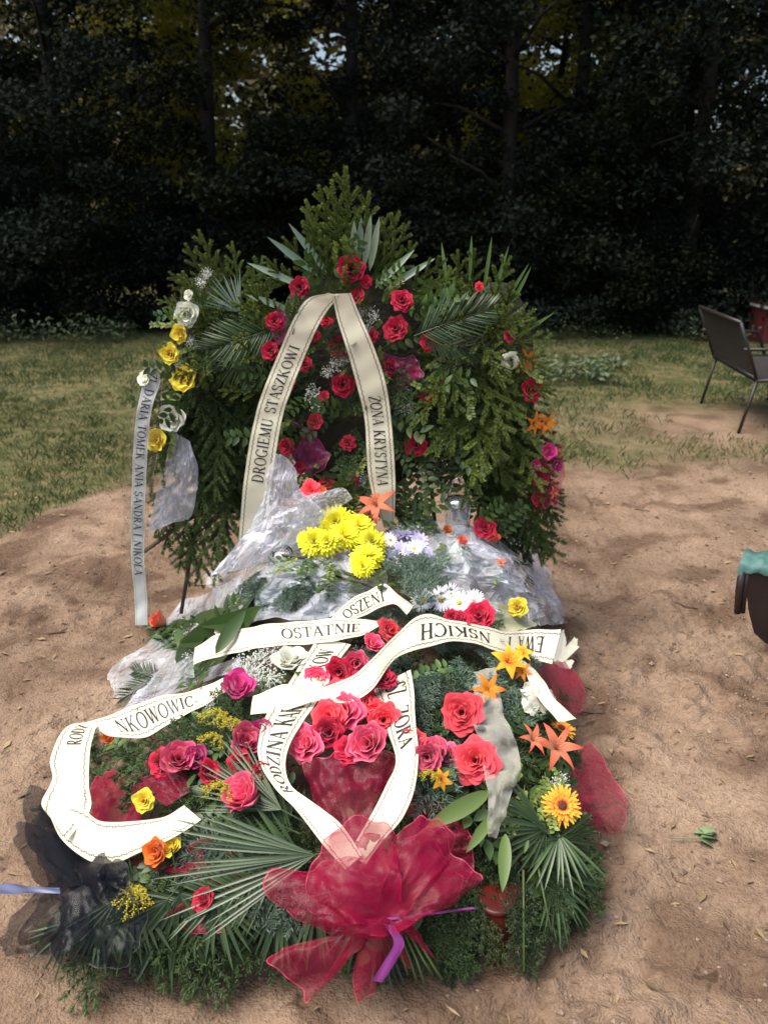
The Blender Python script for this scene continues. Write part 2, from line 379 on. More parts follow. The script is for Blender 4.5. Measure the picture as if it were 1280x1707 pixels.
def ray_flower(name, mt, Rr=.04, rings=((.1, 18, .0), (.35, 16, .0)), pw=.009, dome=0, seed=0, disc=None, ridge=.2):
    """rings: (elevation rad, count, inner lift, length scale)"""
    rd = random.Random(seed); mb = MB()
    for (el, cnt, lift, ls) in rings:
        for k in range(cnt):
            a = 2 * math.pi * (k + rd.uniform(-.25, .25)) / cnt; e = el + rd.uniform(-.08, .08)
            d = Vector((math.cos(a) * math.cos(e), math.sin(a) * math.cos(e), math.sin(e)))
            up = Vector((-math.cos(a) * math.sin(e), -math.sin(a) * math.sin(e), math.cos(e)))
            b = Vector((math.cos(a) * .003, math.sin(a) * .003, lift))
            L = Rr * ls * rd.uniform(.9, 1.08); n = 4; W = pw * rd.uniform(.85, 1.15); side = d.cross(up); vs = []; aa = []
            for i in range(n + 1):
                t = i / n; wd = W * .5 * (.35 + .65 * math.sin(math.pi * min(.92, t * .75 + .2))) * (1 if i < n else .55)
                c = b + d * L * t - up * (dome * L * t * t)
                vs += [c - side * wd + up * ridge * wd, c - up * 0, c + side * wd + up * ridge * wd]; aa += [t] * 3
            fs = []
            for i in range(n):
                q = i * 3; fs += [(q, q + 1, q + 4, q + 3), (q + 1, q + 2, q + 5, q + 4)]
            mb.add(vs, fs, aa, rd.random())
    return mb.mesh(name, mt)
def disc_mesh(name, mt, r, h):
    mb = MB(); mb.lathe([(r, 0), (r * .95, h * .6), (r * .6, h), (.0005, h * .75)], 16); return mb.mesh(name, mt)
def lily_mesh(name, mt, L=.08, seed=0):
    rd = random.Random(seed); mb = MB()
    for k in range(6):
        a = k * math.pi / 3 + rd.uniform(-.1, .1); n = 7; vs = []; aa = []; W = .030 if k % 2 else .022
        for i in range(n + 1):
            t = i / n; r = L * (.12 * t + .75 * t ** 1.8); z = L * (.9 * t - .55 * t ** 3); wd = W * .5 * max(.03, math.sin(math.pi * (.1 + .88 * t)))
            c = Vector((math.cos(a) * r, math.sin(a) * r, z)); sd_ = Vector((-math.sin(a), math.cos(a), 0)); o = Vector((math.cos(a), math.sin(a), .3))
            for q in (-1, -.5, 0, .5, 1): vs.append(c + sd_ * wd * q - o * (wd * .4 * q * q) * (1 - t) + o * .002 * math.sin(8 * t + 5 * q)); aa.append(t)
        fs = [(i * 5 + j, i * 5 + j + 1, i * 5 + j + 6, i * 5 + j + 5) for i in range(n) for j in range(4)]
        mb.add(vs, fs, aa, rd.random())
    for k in range(6):
        a = k * math.pi / 3 + .5; mb.tube([(0, 0, .01), (math.cos(a) * .012, math.sin(a) * .012, L * .75)], .0012, n=4); mb.ball((math.cos(a) * .012, math.sin(a) * .012, L * .77), .003)
    return mb.mesh(name, mt)

# ---------------------------------------------------------------- greenery
def fir_mesh(name, mt, L=.30, nl=.017, side=9, dens=230, droop=.25, seed=0, nw=.0019, spread=.16):
    rd = random.Random(seed); mb = MB(); V = []; Fc = []; B = []
    def axis(p0, d, l, droop, r):
        pts = []; n = 7
        for i in range(n + 1):
            t = i / n; pts.append(p0 + d * l * t + Vector((0, 0, -droop * l * t * t)))
        mb.tube(pts, r, r * .4, 4, b=0); return pts
    def needles(pts, l, amp=1.0):
        m = len(pts) - 1
        for k in range(int(l * dens)):
            t = rd.uniform(.02, 1); q = t * m; i = min(m - 1, int(q)); p = pts[i].lerp(pts[i + 1], q - i); tg = (pts[i + 1] - pts[i]).normalized()
            for _ in range(3):
                a = rd.uniform(0, 2 * math.pi); o = tg.orthogonal().normalized(); o2 = tg.cross(o); pr = o * math.cos(a) + o2 * math.sin(a)
                pr.z = pr.z * .55 + .12
                d = (tg * rd.uniform(.35, .8) + pr * .9).normalized(); L_ = nl * amp * rd.uniform(.75, 1.15) * (1 if t < .9 else .8)
                w_ = d.cross(Vector((rd.gauss(0, 1), rd.gauss(0, 1), rd.gauss(0, 1)))).normalized() * nw
                mb.add([p - w_, p + w_, p + d * L_ + w_ * .3, p + d * L_ - w_ * .3], [(0, 1, 2, 3)], b=rd.random() * .65 + .35 * t)
    main = axis(Vector((0, 0, 0)), Vector((1, 0, 0)), L, droop, .0028); needles(main, L * 1.0)
    for k in range(side):
        for sg in (-1, 1):
            t = .06 + .84 * (k + .5 * (sg > 0)) / side; q = t * 7; i = min(6, int(q)); p = main[i].lerp(main[i + 1], q - i)
            d = Vector((.85, sg * rd.uniform(.5, .75), rd.uniform(-.15, .3))).normalized(); l = spread * (1 - t * .72) * rd.uniform(.8, 1.15)
            needles(axis(p, d, l, droop * .6, .0016), l)
    return mb.mesh(name, mt, False)
def palm_mesh(name, mt, L=.38, n=24, ll=.17, lw=.010, ang=.95, seed=0, droop=.3):
    rd = random.Random(seed); mb = MB(); pts = [Vector((L * t, 0, -droop * L * t * t)) for t in [i / 10 for i in range(11)]]; mb.tube(pts, .003, .001, 5, b=.6)
    for k in range(n):
        for sg in (-1, 1):
            t = .10 + .9 * k / n; q = t * 10; i = min(9, int(q)); p = pts[i].lerp(pts[i + 1], q - i)
            an = ang * (1 - .55 * t) + rd.uniform(-.07, .07); d = Vector((math.cos(an), sg * math.sin(an), rd.uniform(-.05, .15)))
            l = ll * (math.sin(math.pi * (.22 + .68 * t)) ** .6) * rd.uniform(.85, 1.1)
            mb.leaf(p, d, (0, 0, 1), l, lw, bend=.18, n=5, b=rd.random(), fold=.5)
    return mb.mesh(name, mt, False)
def fan_mesh(name, mt, n=13, L=.22, lw=.014, spread=1.9, seed=0, bend=.1):
    rd = random.Random(seed); mb = MB()
    mb.tube([(-.12, 0, -.02), (0, 0, 0)], .0025, n=5, b=.5)
    for k in range(n):
        a = spread * (k / (n - 1) - .5) + rd.uniform(-.05, .05); d = Vector((math.cos(a), math.sin(a), rd.uniform(-.12, .12)))
        mb.leaf((0, 0, 0), d, (0, 0, 1), L * rd.uniform(.8, 1.1), lw, bend=bend + rd.uniform(-.05, .05), n=6, b=rd.random(), fold=.35)
    return mb.mesh(name, mt, False)
def sprig_mesh(name, mt, L=.2, n=12, ll=.05, lw=.026, seed=0, droop=.2):
    rd = random.Random(seed); mb = MB(); pts = [Vector((L * t, .01 * math.sin(5 * t), -droop * L * t * t)) for t in [i / 8 for i in range(9)]]; mb.tube(pts, .0018, .0008, 4, b=.4)
    for k in range(n):
        t = .12 + .88 * k / (n - 1); q = t * 8; i = min(7, int(q)); p = pts[i].lerp(pts[i + 1], q - i); sg = -1 if k % 2 else 1
        d = Vector((rd.uniform(.3, .8), sg * rd.uniform(.6, 1), rd.uniform(-.1, .5))); mb.leaf(p, d, (rd.uniform(-.3, .3), 0, 1), ll * rd.uniform(.75, 1.15), lw * rd.uniform(.8, 1.1), bend=.2, n=4, b=rd.random())
    return mb.mesh(name, mt, True)
def puff_mesh(name, mt, r=.05, n=70, br=.0036, seed=0, stems=True):
    rd = random.Random(seed); mb = MB(); c0 = Vector((-r * 1.2, 0, -r))
    for k in range(n):
        p = Vector((rd.gauss(0, 1), rd.gauss(0, 1), rd.gauss(0, .6))).normalized() * r * rd.uniform(.35, 1); mb.ball(p, br * rd.uniform(.6, 1.25), b=rd.random())
        if stems and k % 3 == 0: mb.tube([c0 * .4, p], .0005, n=3, cap=False)
    return mb.mesh(name, mt, False)
def plume_mesh(name, mt, seed=0, L=.11):
    rd = random.Random(seed); mb = MB()
    for s in range(5):
        a = (s - 2) * .38; d = Vector((math.cos(a), math.sin(a), .5)); l = L * rd.uniform(.6, 1); pts = [d * l * t + Vector((0, 0, -.9 * l * t * t)) for t in [i / 6 for i in range(7)]]
        mb.tube(pts, .0012, .0006, 4, b=1)
        for k in range(55):
            t = rd.uniform(.2, 1); q = t * 6; i = min(5, int(q)); p = pts[i].lerp(pts[i + 1], q - i) + Vector((rd.gauss(0, .004), rd.gauss(0, .004), rd.gauss(0, .004))); mb.ball(p, rd.uniform(.0018, .0034), b=rd.random())
    return mb.mesh(name, mt, False)
def big_leaf(name, mt, L=.22, W=.06, seed=0, bend=.2):
    mb = MB(); mb.leaf((0, 0, 0), (1, 0, 0), (0, 0, 1), L, W, bend=bend, n=10, b=.4, fold=.3); return mb.mesh(name, mt)

ME = {}
for i in range(3):
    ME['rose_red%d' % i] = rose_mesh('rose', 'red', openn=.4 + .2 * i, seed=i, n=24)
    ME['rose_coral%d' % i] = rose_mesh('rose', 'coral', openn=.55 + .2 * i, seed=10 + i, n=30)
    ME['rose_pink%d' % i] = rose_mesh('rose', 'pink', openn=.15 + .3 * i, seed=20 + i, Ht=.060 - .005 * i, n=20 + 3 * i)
    ME['rose_yellow%d' % i] = rose_mesh('rose', 'yellow', openn=.5, seed=30 + i)
    ME['rose_white%d' % i] = rose_mesh('rose', 'white', openn=.5, seed=40 + i)
    ME['fir%d' % i] = fir_mesh('fir_branch', 'fir', seed=i, side=8)
    ME['bfir%d' % i] = fir_mesh('fir_branch', 'blue_fir', seed=5 + i, nl=.021, L=.26, side=7, nw=.0017, dens=250)
    ME['spruce%d' % i] = fir_mesh('spruce_branch', 'spruce', L=.42, side=4, seed=50 + i, nl=.016, nw=.0017, spread=.20, dens=620, droop=.2)
    ME['bspruce%d' % i] = fir_mesh('spruce_branch', 'bright_spruce', L=.40, side=4, seed=60 + i, nl=.017, nw=.0018, spread=.19, dens=650, droop=.05)
    ME['palm%d' % i] = palm_mesh('palm_frond', 'palm', seed=i)
    ME['fan%d' % i] = fan_mesh('palm_fan', 'palm', seed=i)
    ME['sprig%d' % i] = sprig_mesh('leaf_sprig', 'leaf', seed=i)
    ME['lsprig%d' % i] = sprig_mesh('leaf_sprig', 'hyp', seed=9 + i, n=26, ll=.022, lw=.014, L=.15)
    ME['puff%d' % i] = puff_mesh('white_filler', 'breath', seed=i)
    ME['plume%d' % i] = plume_mesh('goldenrod_plume', 'mimosa', seed=i)
ME['rose_hot'] = rose_mesh('rose', 'hotpink', openn=.2, seed=71, Ht=.055, n=16)
ME['rose_salmon'] = rose_mesh('rose', 'salmon', openn=.2, seed=72, Ht=.06, n=16)
ME['rose_orange'] = rose_mesh('rose', 'orange', openn=.3, seed=73, Ht=.05, n=18)
mum = ((.05, 22, .004, 1.0), (.3, 22, .006, .95), (.6, 20, .007, .85), (.95, 16, .008, .65), (1.3, 10, .008, .5))
ME['mum0'] = ray_flower('chrysanthemum', 'lemon', .043, mum, .012, .15, 1)
ME['mum1'] = ray_flower('chrysanthemum', 'lemon', .040, mum, .013, .3, 2)
ME['wdaisy'] = ray_flower('daisy', 'purewhite', .036, ((.15, 26, .003, 1.0), (.32, 20, .004, .85)), .0065, .2, 3)
ME['lilac'] = ray_flower('small_lilac_flower', 'lilac', .022, ((.2, 9, .002, 1.0), (.6, 7, .002, .8)), .010, .1, 4)
ME['gerb'] = ray_flower('gerbera_head', 'gerbera', .040, ((.08, 28, .002, 1.0), (.25, 24, .004, .72), (.5, 20, .005, .45)), .0085, .1, 5)
ME['amberfl'] = lily_mesh('alstroemeria', 'amber', .055, 6)
ME['orangelily'] = lily_mesh('lily', 'orange', .075, 7)
ME['salmonlily'] = lily_mesh('lily', 'salmon', .09, 8)
ME['gdisc'] = disc_mesh('flower_disc', 'brown_disc', .010, .010)
ME['ydisc'] = disc_mesh('flower_disc', 'yellow_disc', .008, .009)
ME['blades'] = fan_mesh('palm_fan', 'blade', n=6, L=.26, lw=.024, spread=1.3, seed=77, bend=.02)
ME['bigleaf'] = big_leaf('broad_leaf', 'leaf', .24, .06)
ME['lilyleaf'] = big_leaf('lance_leaf', 'lily_leaf', .15, .036)
M['painted_sheen_palm'] = mat('sheen_painted_palm_green', (.03, .06, .025), .3, (.11, .155, .085), 'b', trans=.2)  # pale sheen of the leaflets is put into the lighter colour
for i in range(3): ME['finger%d' % i] = fir_mesh('spruce_branch', 'bright_spruce', L=.33, side=3, seed=90 + i, nl=.015, nw=.0019, spread=.15, dens=900, droop=.03)
ME['bigfan'] = fan_mesh('palm_fan', 'painted_sheen_palm', n=17, L=.34, lw=.008, spread=1.0, seed=79, bend=.08)
ME['fanl'] = fan_mesh('palm_fan', 'blade', n=15, L=.16, lw=.007, spread=1.5, seed=78, bend=.05)

# ================================================================ SETTING
# ---------------------------------------------------------------- ground: one sheet, finer near the camera
def ybound(x):
    """where the bare sand turns to mown grass"""
    n = (vnoise(x * 1.3 + 50, x * 0 + 3) - .5) * .5 + (vnoise(x * 4 + 9, x * 0 + 8) - .5) * .3
    return np.interp(x, [-6, -2.4, -2.05, -1.7, -1.2, 1.2, 2.0, 6], [3.3, 3.8, 4.15, 4.9, 5.2, 5.15, 5.35, 5.6]) + n
def gmask(x, y):
    g = np.clip((y - ybound(x)) / .35 + (fbm(x * 3, y * 3, 3) - .5) * 1.6 + .2, 0, 1)
    bare = 1.0 * np.exp(-(((x - 2.8) / 1.15) ** 2 + ((y - 6.3) / .75) ** 2))          # worn patch by the bench
    return g * np.clip(1 - 1.0 * bare * (.55 + .9 * fbm(x * 4, y * 4, 3)), 0, 1)
def gheight(x, y):
    near = np.clip((9 - y) / 4, 0, 1)
    z = (fbm(x * 1.1, y * 1.1, 3) - .5) * .05
    z = z + (fbm(x * 6 + 5, y * 6, 4) - .5) * .040 * near
    lump = (fbm(x * 16, y * 16 + 40, 4) - .5) * np.clip(fbm(x * 2.2 + 70, y * 2.2, 2) - .40, 0, .3) * .30
    return z + lump * near - .028
def steps(a, b, f, s0, s1):
    o = [a]
    while o[-1] < b: o.append(o[-1] + s0 + (s1 - s0) * f(o[-1]))
    return np.array(o)
gx1 = steps(0, 60, lambda v: min(1, max(0, (abs(v) - 1.9) / 20)), .013, 2.2)
gx = np.concatenate([-gx1[:0:-1], gx1])
gy = np.concatenate([np.arange(-12, .7, .8), steps(.75, 90, lambda v: min(1, max(0, (v - 3.0) / 25)) ** 1.0, .012, 2.5)])
GX, GY = np.meshgrid(gx, gy)
GZ = gheight(GX, GY); GM = gmask(GX, GY)
nx, ny = len(gx), len(gy)
gm = bpy.data.meshes.new('ground')
idx = np.arange(nx * ny).reshape(ny, nx)
q = np.stack([idx[:-1, :-1], idx[:-1, 1:], idx[1:, 1:], idx[1:, :-1]], -1).reshape(-1, 4)
def fast_mesh(name, V, Q, mt, attrs=None, smooth=True):
    me = bpy.data.meshes.new(name); k = Q.shape[1]
    me.vertices.add(len(V)); me.vertices.foreach_set('co', V.astype(np.float32).ravel())
    me.loops.add(Q.size); me.loops.foreach_set('vertex_index', Q.astype(np.int32).ravel())
    me.polygons.add(len(Q)); me.polygons.foreach_set('loop_start', np.arange(0, Q.size, k, dtype=np.int32))
    me.polygons.foreach_set('loop_total', np.full(len(Q), k, dtype=np.int32))
    me.polygons.foreach_set('use_smooth', np.full(len(Q), smooth))
    for nm, ar in (attrs or {}).items():
        at = me.attributes.new(nm, 'FLOAT', 'POINT'); at.data.foreach_set('value', ar.astype(np.float32).ravel())
    me.materials.append(M[mt] if isinstance(mt, str) else mt); me.update(calc_edges=True); me.validate()
    return me
def ground_mat():
    m = bpy.data.materials.new('sandy_soil'); m.use_nodes = True; nt = m.node_tree; N = nt.nodes; L = nt.links; b = N['Principled BSDF']
    b.inputs['Roughness'].default_value = .95; b.inputs['Specular IOR Level'].default_value = .15
    t = N.new('ShaderNodeTexCoord')
    def noise(sc, det=6, dist=0):
        n = N.new('ShaderNodeTexNoise'); n.inputs['Scale'].default_value = sc; n.inputs['Detail'].default_value = det; n.inputs['Distortion'].default_value = dist; L.new(t.outputs['Object'], n.inputs[0]); return n.outputs[0]
    def ramp(src, els):
        r = N.new('ShaderNodeValToRGB'); e = r.color_ramp.elements; e[0].position, e[0].color = els[0][0], (*els[0][1], 1); e[1].position, e[1].color = els[-1][0], (*els[-1][1], 1)
        for p_, c_ in els[1:-1]: k = e.new(p_); k.color = (*c_, 1)
        L.new(src, r.inputs[0]); return r.outputs[0]
    def mix(f, a, c, bl='MIX'):
        x = N.new('ShaderNodeMix'); x.data_type = 'RGBA'; x.blend_type = bl
        if isinstance(f, float): x.inputs[0].default_value = f
        else: L.new(f, x.inputs[0])
        L.new(a, x.inputs[6]); L.new(c, x.inputs[7]); return x.outputs[2]
    sand = ramp(noise(1.6, 5), [(.3, (.14, .095, .064)), (.5, (.245, .17, .118)), (.7, (.35, .255, .18))])
    fine = ramp(noise(60, 8), [(.3, (.72, .70, .68)), (.5, (.97, .97, .97)), (.7, (1.08, 1.07, 1.05))])
    sand = mix(1.0, sand, fine, 'MULTIPLY')
    sp = ramp(noise(26, 4, 1.0), [(.30, (.35, .33, .32)), (.38, (1, 1, 1)), (1, (1, 1, 1))])
    sand = mix(.75, sand, sp, 'MULTIPLY')
    damp = ramp(noise(2.6, 7, 1.2), [(.36, (.42, .36, .33)), (.47, (.85, .82, .80)), (.56, (1, 1, 1))])
    sand = mix(.8, sand, damp, 'MULTIPLY')
    turf = ramp(noise(9, 6), [(.3, (.045, .052, .02)), (.5, (.095, .095, .038)), (.7, (.17, .135, .07))])
    g = N.new('ShaderNodeAttribute'); g.attribute_name = 'a'
    L.new(mix(g.outputs['Fac'], sand, turf), b.inputs['Base Color'])
    bp = N.new('ShaderNodeBump'); bp.inputs['Strength'].default_value = .9; bp.inputs['Distance'].default_value = .012
    ad = N.new('ShaderNodeMath'); ad.operation = 'ADD'; L.new(noise(45, 8), ad.inputs[0]); L.new(noise(140, 4), ad.inputs[1]); L.new(ad.outputs[0], bp.inputs['Height'])
    L.new(bp.outputs[0], b.inputs['Normal']); return m
ground = bpy.data.objects.new('ground', fast_mesh('ground', np.stack([GX, GY, GZ], -1).reshape(-1, 3), q, ground_mat(), {'a': GM})); C.objects.link(ground)
ground['kind'] = 'structure'
def gz(x, y): return float(gheight(np.array([x]), np.array([y]))[0])

# mound of earth under the flowers
mx_, my_ = np.meshgrid(np.linspace(-.85, .75, 60), np.linspace(1.2, 3.3, 70))
mz = np.array([[Hh(a, b) for a, b in zip(r1, r2)] for r1, r2 in zip(mx_, my_)])
mz = np.where(mz > .10, mz - .10 + (fbm(mx_ * 9, my_ * 9, 3) - .5) * .04, -.1)
mi = np.arange(mx_.size).reshape(mx_.shape)
mq = np.stack([mi[:-1, :-1], mi[:-1, 1:], mi[1:, 1:], mi[1:, :-1]], -1).reshape(-1, 4)
mo = bpy.data.objects.new('grave_mound', fast_mesh('grave_mound', np.stack([mx_, my_, mz], -1).reshape(-1, 3), mq, 'soil')); C.objects.link(mo); mo['kind'] = 'structure'

# ---------------------------------------------------------------- clods, grass
def blobs(name, pts, size, mt):
    n = len(pts); base = np.array([(1, 0, 0), (-1, 0, 0), (0, 1, 0), (0, -1, 0), (0, 0, .7), (0, 0, -.7)]) 
    V = pts[:, None, :] + base[None] * size[:, None, None] * RNG.uniform(.55, 1.35, (n, 6, 1))
    T = np.array([(0, 2, 4), (2, 1, 4), (1, 3, 4), (3, 0, 4), (2, 0, 5), (1, 2, 5), (3, 1, 5), (0, 3, 5)])
    Q = (T[None] + 6 * np.arange(n)[:, None, None]).reshape(-1, 3)
    o = bpy.data.objects.new(name, fast_mesh(name, V.reshape(-1, 3), Q, mt, {'b': np.repeat(RNG.random(n), 6)}, False)); C.objects.link(o); return o
n = 16000
cx_ = RNG.uniform(-2.6, 3.0, n); cy_ = RNG.uniform(.95, 5.3, n)
keep = (fbm(cx_ * 2.2 + 70, cy_ * 2.2, 2) + RNG.uniform(-.25, .25, n) > .52) & (gmask(cx_, cy_) < .6)
cx_, cy_ = cx_[keep], cy_[keep]; sz = RNG.uniform(.002, .0065, len(cx_)) * (1 + (RNG.random(len(cx_)) > .96) * 1.2)
M['clod'] = mat('soil_crumbs', (.12, .08, .055), .95, (.32, .23, .165), 'b')
o = blobs('soil_crumbs', np.stack([cx_, cy_, gheight(cx_, cy_) + sz * .3], -1), sz, 'clod'); o['kind'] = 'stuff'; o['label'] = 'loose crumbs and small clods of sandy soil scattered on the bare ground'; o['category'] = 'soil'
# bits of dead leaf and needle litter
def litter(n, x0, x1, y0, y1, s0, s1, name, mt, dz=.004):
    x = RNG.uniform(x0, x1, n); y = RNG.uniform(y0, y1, n); a = RNG.uniform(0, 6.28, n); l = RNG.uniform(s0, s1, n); wd = l * RNG.uniform(.12, .4, n)
    z = gheight(x, y) + dz; dx, dy = np.cos(a), np.sin(a); tz = RNG.uniform(-.3, .3, n) * l
    V = np.stack([np.stack([x - dx * l, y - dy * l, z], -1), np.stack([x - dy * wd, y + dx * wd, z + .004], -1), np.stack([x + dx * l, y + dy * l, z + np.abs(tz)], -1), np.stack([x + dy * wd, y - dx * wd, z + .002], -1)], 1)
    o = bpy.data.objects.new(name, fast_mesh(name, V.reshape(-1, 3), np.arange(4 * n).reshape(n, 4), mt, {'b': np.repeat(RNG.random(n), 4)}, False)); C.objects.link(o); return o
M['litter'] = mat('leaf_litter', (.07, .04, .02), .8, (.30, .22, .11), 'b')
o = litter(2600, -2.8, 3.2, 1.0, 5.6, .004, .024, 'leaf_litter', 'litter'); o['kind'] = 'stuff'; o['label'] = 'brown scraps of leaf and bark scattered on the sand'; o['category'] = 'litter'
def grass(name, n, x0, x1, y0, y1, h0, h1, wd, thr, mt):
    x = RNG.uniform(x0, x1, n); y = y0 + (y1 - y0) * RNG.random(n) ** 1.25; g = gmask(x, y); k = g * np.clip(fbm(x * 1.6 + 11, y * 1.6, 4) * 3.2 - .78, .08, 1) > RNG.random(n) * thr + .04
    x, y = x[k], y[k]; n = len(x); z = gheight(x, y); cl = fbm(x * 5 + 3, y * 5, 2)
    h = RNG.uniform(h0, h1, n) * (.35 + 1.3 * cl); a = RNG.uniform(0, 6.28, n); ln = RNG.uniform(.2, 1.1, n) * h; wv = wd * RNG.uniform(.6, 1.3, n) * (1 + (y - 4) * .07)
    dx, dy = np.cos(a), np.sin(a); px_, py_ = -dy * wv, dx * wv
    V = np.stack([np.stack([x - px_, y - py_, z - .005], -1), np.stack([x + px_, y + py_, z - .005], -1), np.stack([x + dx * ln * .4 + px_ * .7, y + dy * ln * .4 + py_ * .7, z + h * .6], -1), np.stack([x + dx * ln, y + dy * ln, z + h], -1), np.stack([x + dx * ln * .4 - px_ * .7, y + dy * ln * .4 - py_ * .7, z + h * .6], -1)], 1)
    b = np.clip(fbm(x * 1.7 + 90, y * 1.7, 3) * 1.6 - .4 + RNG.normal(0, .15, n), 0, 1)
    o = bpy.data.objects.new(name, fast_mesh(name, V.reshape(-1, 3), np.arange(5 * n).reshape(n, 5), mt, {'b': np.repeat(b, 5)}, False)); C.objects.link(o); o['kind'] = 'stuff'; return o
M['grass'] = mat('grass_blade', (.038, .080, .022), .6, (.135, .16, .052), 'b', trans=.25)
o = grass('grass', 190000, -7, 7.5, 3.6, 12, .018, .05, .0022, 1.0, 'grass'); o['label'] = 'short mown patchy grass between the sand and the wood'; o['category'] = 'grass'

# ---------------------------------------------------------------- the wood
GAPS = [(P(375, 205, 13), .32, .62, .97), (P(400, 110, 13), .45, .35, .9), (P(545, 85, 13), .35, .3, .95), (P(310, 35, 13), .6, .3, .6), (P(600, 20, 13), .45, .2, .5), (P(700, 30, 13), .3, .3, .3),
        (P(935, 90, 13), .75, .5, .9), (P(900, 150, 13), .5, .25, .9), (P(1155, 190, 13), .15, .3, .5), (P(240, 215, 13), .4, .2, .22), (P(480, 250, 13), .3, .25, .3), (P(15, 30, 13), .2, .2, .15), (P(1010, 310, 13), .15, .15, .35), (P(697, 245, 13), .12, .15, .35)]
def in_gap(p):
    """natural windows in the wood: passages that run back along the line of sight from the lawn"""
    k = 13.0 / np.maximum(p[:, 1], .1); x = p[:, 0] * k; z = 1.6 + (p[:, 2] - 1.6) * k; d = np.zeros(len(p))
    for c, a, b, s in GAPS: d = np.maximum(d, s * (((x - c.x) / a) ** 2 + ((z - c.z) / b) ** 2 < 1))
    return RNG.random(len(p)) < d
def leafcloud(name, pts, size, mt, parent, loc, flat=.5):
    n = len(pts); nz = RNG.normal(0, 1, (n, 3)); nz[:, 2] = np.abs(nz[:, 2]) + flat; nz /= np.linalg.norm(nz, axis=1)[:, None]
    t = np.cross(nz, RNG.normal(0, 1, (n, 3))); t /= np.linalg.norm(t, axis=1)[:, None]; u = np.cross(nz, t)
    s = (size * RNG.uniform(.6, 1.3, n))[:, None]
    V = np.stack([pts - t * s, pts + u * s * .5 + nz * s * .12, pts + t * s, pts - u * s * .5 + nz * s * .12], 1) - np.array(loc)
    me = fast_mesh(name, V.reshape(-1, 3), np.arange(4 * n).reshape(n, 4), mt, {'b': np.repeat(RNG.random(n), 4)}, False)
    return obj(name, me, parent, loc)
def clumps(n, cs, rs, k):
    """n leaf positions clustered in k clumps filling ellipsoid(s)"""
    cs = np.array(cs); rs = np.array(rs); u = RNG.normal(0, 1, (k, 3)); u /= np.linalg.norm(u, axis=1)[:, None]; r = RNG.random(k) ** .45
    cc = cs + u * r[:, None] * rs; w_ = RNG.integers(0, k, n); cr = RNG.uniform(.18, .42, k)
    p = RNG.normal(0, 1, (n, 3)); p /= np.linalg.norm(p, axis=1)[:, None]; p *= (RNG.random(n) ** .5)[:, None]
    return cc[w_] + p * (cr[w_])[:, None] * np.array([1.35, 1.2, .75]) * (rs.mean() ** .5)
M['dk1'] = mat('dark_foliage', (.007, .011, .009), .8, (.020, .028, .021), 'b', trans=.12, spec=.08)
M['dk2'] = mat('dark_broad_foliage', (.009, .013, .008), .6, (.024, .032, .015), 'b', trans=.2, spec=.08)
M['yl'] = mat('sunlit_painted_foliage', (.30, .31, .03), .5, (.55, .50, .10), 'b', trans=.6, spec=.1)  # sunlit glow of the deep leaves is put into this bright yellow
M['far'] = mat('far_foliage', (.05, .05, .014), .7, (.11, .10, .03), 'b', trans=.3)
M['trunk'] = mat('tree_bark', (.012, .010, .008), .95, (.028, .023, .018), noise=6, bump=.7, bscale=15)
def tree(x, y, h, r, lean, name, label, mt, nleaf, low, size=.045, tr=.13, crown_y=0.0):
    t = thing(name, label, 'tree', (x, y, gz(x, y)), 'trees of the dark wood')
    mb = MB(); z0 = gz(x, y) - .1
    pts = [Vector((x + lean * s + .06 * math.sin(5 * s + x), y + .05 * math.sin(4 * s), z0 + h * .9 * s)) for s in [i / 9 for i in range(10)]]
    mb.tube(pts, tr, tr * .25, 9)
    for k in range(9):
        a = k * 2.4 + x; s = .22 + .07 * k; b0 = pts[int(s * 9)]; l = r * (.95 - .35 * s)
        mb.tube([b0, b0 + Vector((math.cos(a) * l * .5, math.sin(a) * l * .5, .25 * l)), b0 + Vector((math.cos(a) * l, math.sin(a) * l, .35 * l))], tr * .3, tr * .06, 5)
    wobj('trunk', mb, 'trunk', t)
    p = []
    zc = low; L_ = []
    while zc < h:
        L_.append(zc); zc += 1.1
    per = int(nleaf * 1.5) // len(L_)
    for zc in L_:
        u = (zc - low) / max(.1, h - low); rr = r * (.75 + .35 * math.sin(math.pi * min(1, u * .8 + .2))); vis = zc < 5.6 + (y - 13) * .2
        p.append(clumps(int(per * (1.6 if vis else .22)), (x + lean * u, y + crown_y, zc), (rr, rr * .9, .95), 16))
    p = np.concatenate(p); p = p[(~in_gap(p)) | (RNG.random(len(p)) < (.62 if mt == 'yl' else .02))]; p = p[p[:, 2] > .03]
    near = p[:, 2] < 6.0
    sz = np.where(near, size, size * 3.8); leafcloud('crown', p, sz, mt, t, (x, y, z0 + h * .55))
    return t
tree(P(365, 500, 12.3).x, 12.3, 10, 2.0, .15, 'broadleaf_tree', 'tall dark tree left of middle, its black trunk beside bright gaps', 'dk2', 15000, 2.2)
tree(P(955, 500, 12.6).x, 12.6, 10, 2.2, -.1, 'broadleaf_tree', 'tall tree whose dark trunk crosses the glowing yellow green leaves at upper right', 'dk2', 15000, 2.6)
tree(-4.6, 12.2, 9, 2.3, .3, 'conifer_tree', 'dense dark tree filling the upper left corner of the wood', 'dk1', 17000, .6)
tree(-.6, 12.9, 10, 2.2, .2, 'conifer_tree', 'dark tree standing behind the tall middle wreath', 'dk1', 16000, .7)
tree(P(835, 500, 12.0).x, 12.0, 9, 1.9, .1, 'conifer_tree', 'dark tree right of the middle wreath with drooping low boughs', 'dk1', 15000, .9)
tree(4.4, 12.0, 10, 2.2, -.2, 'conifer_tree', 'nearly black tree behind the bench at the right', 'dk1', 17000, .7)
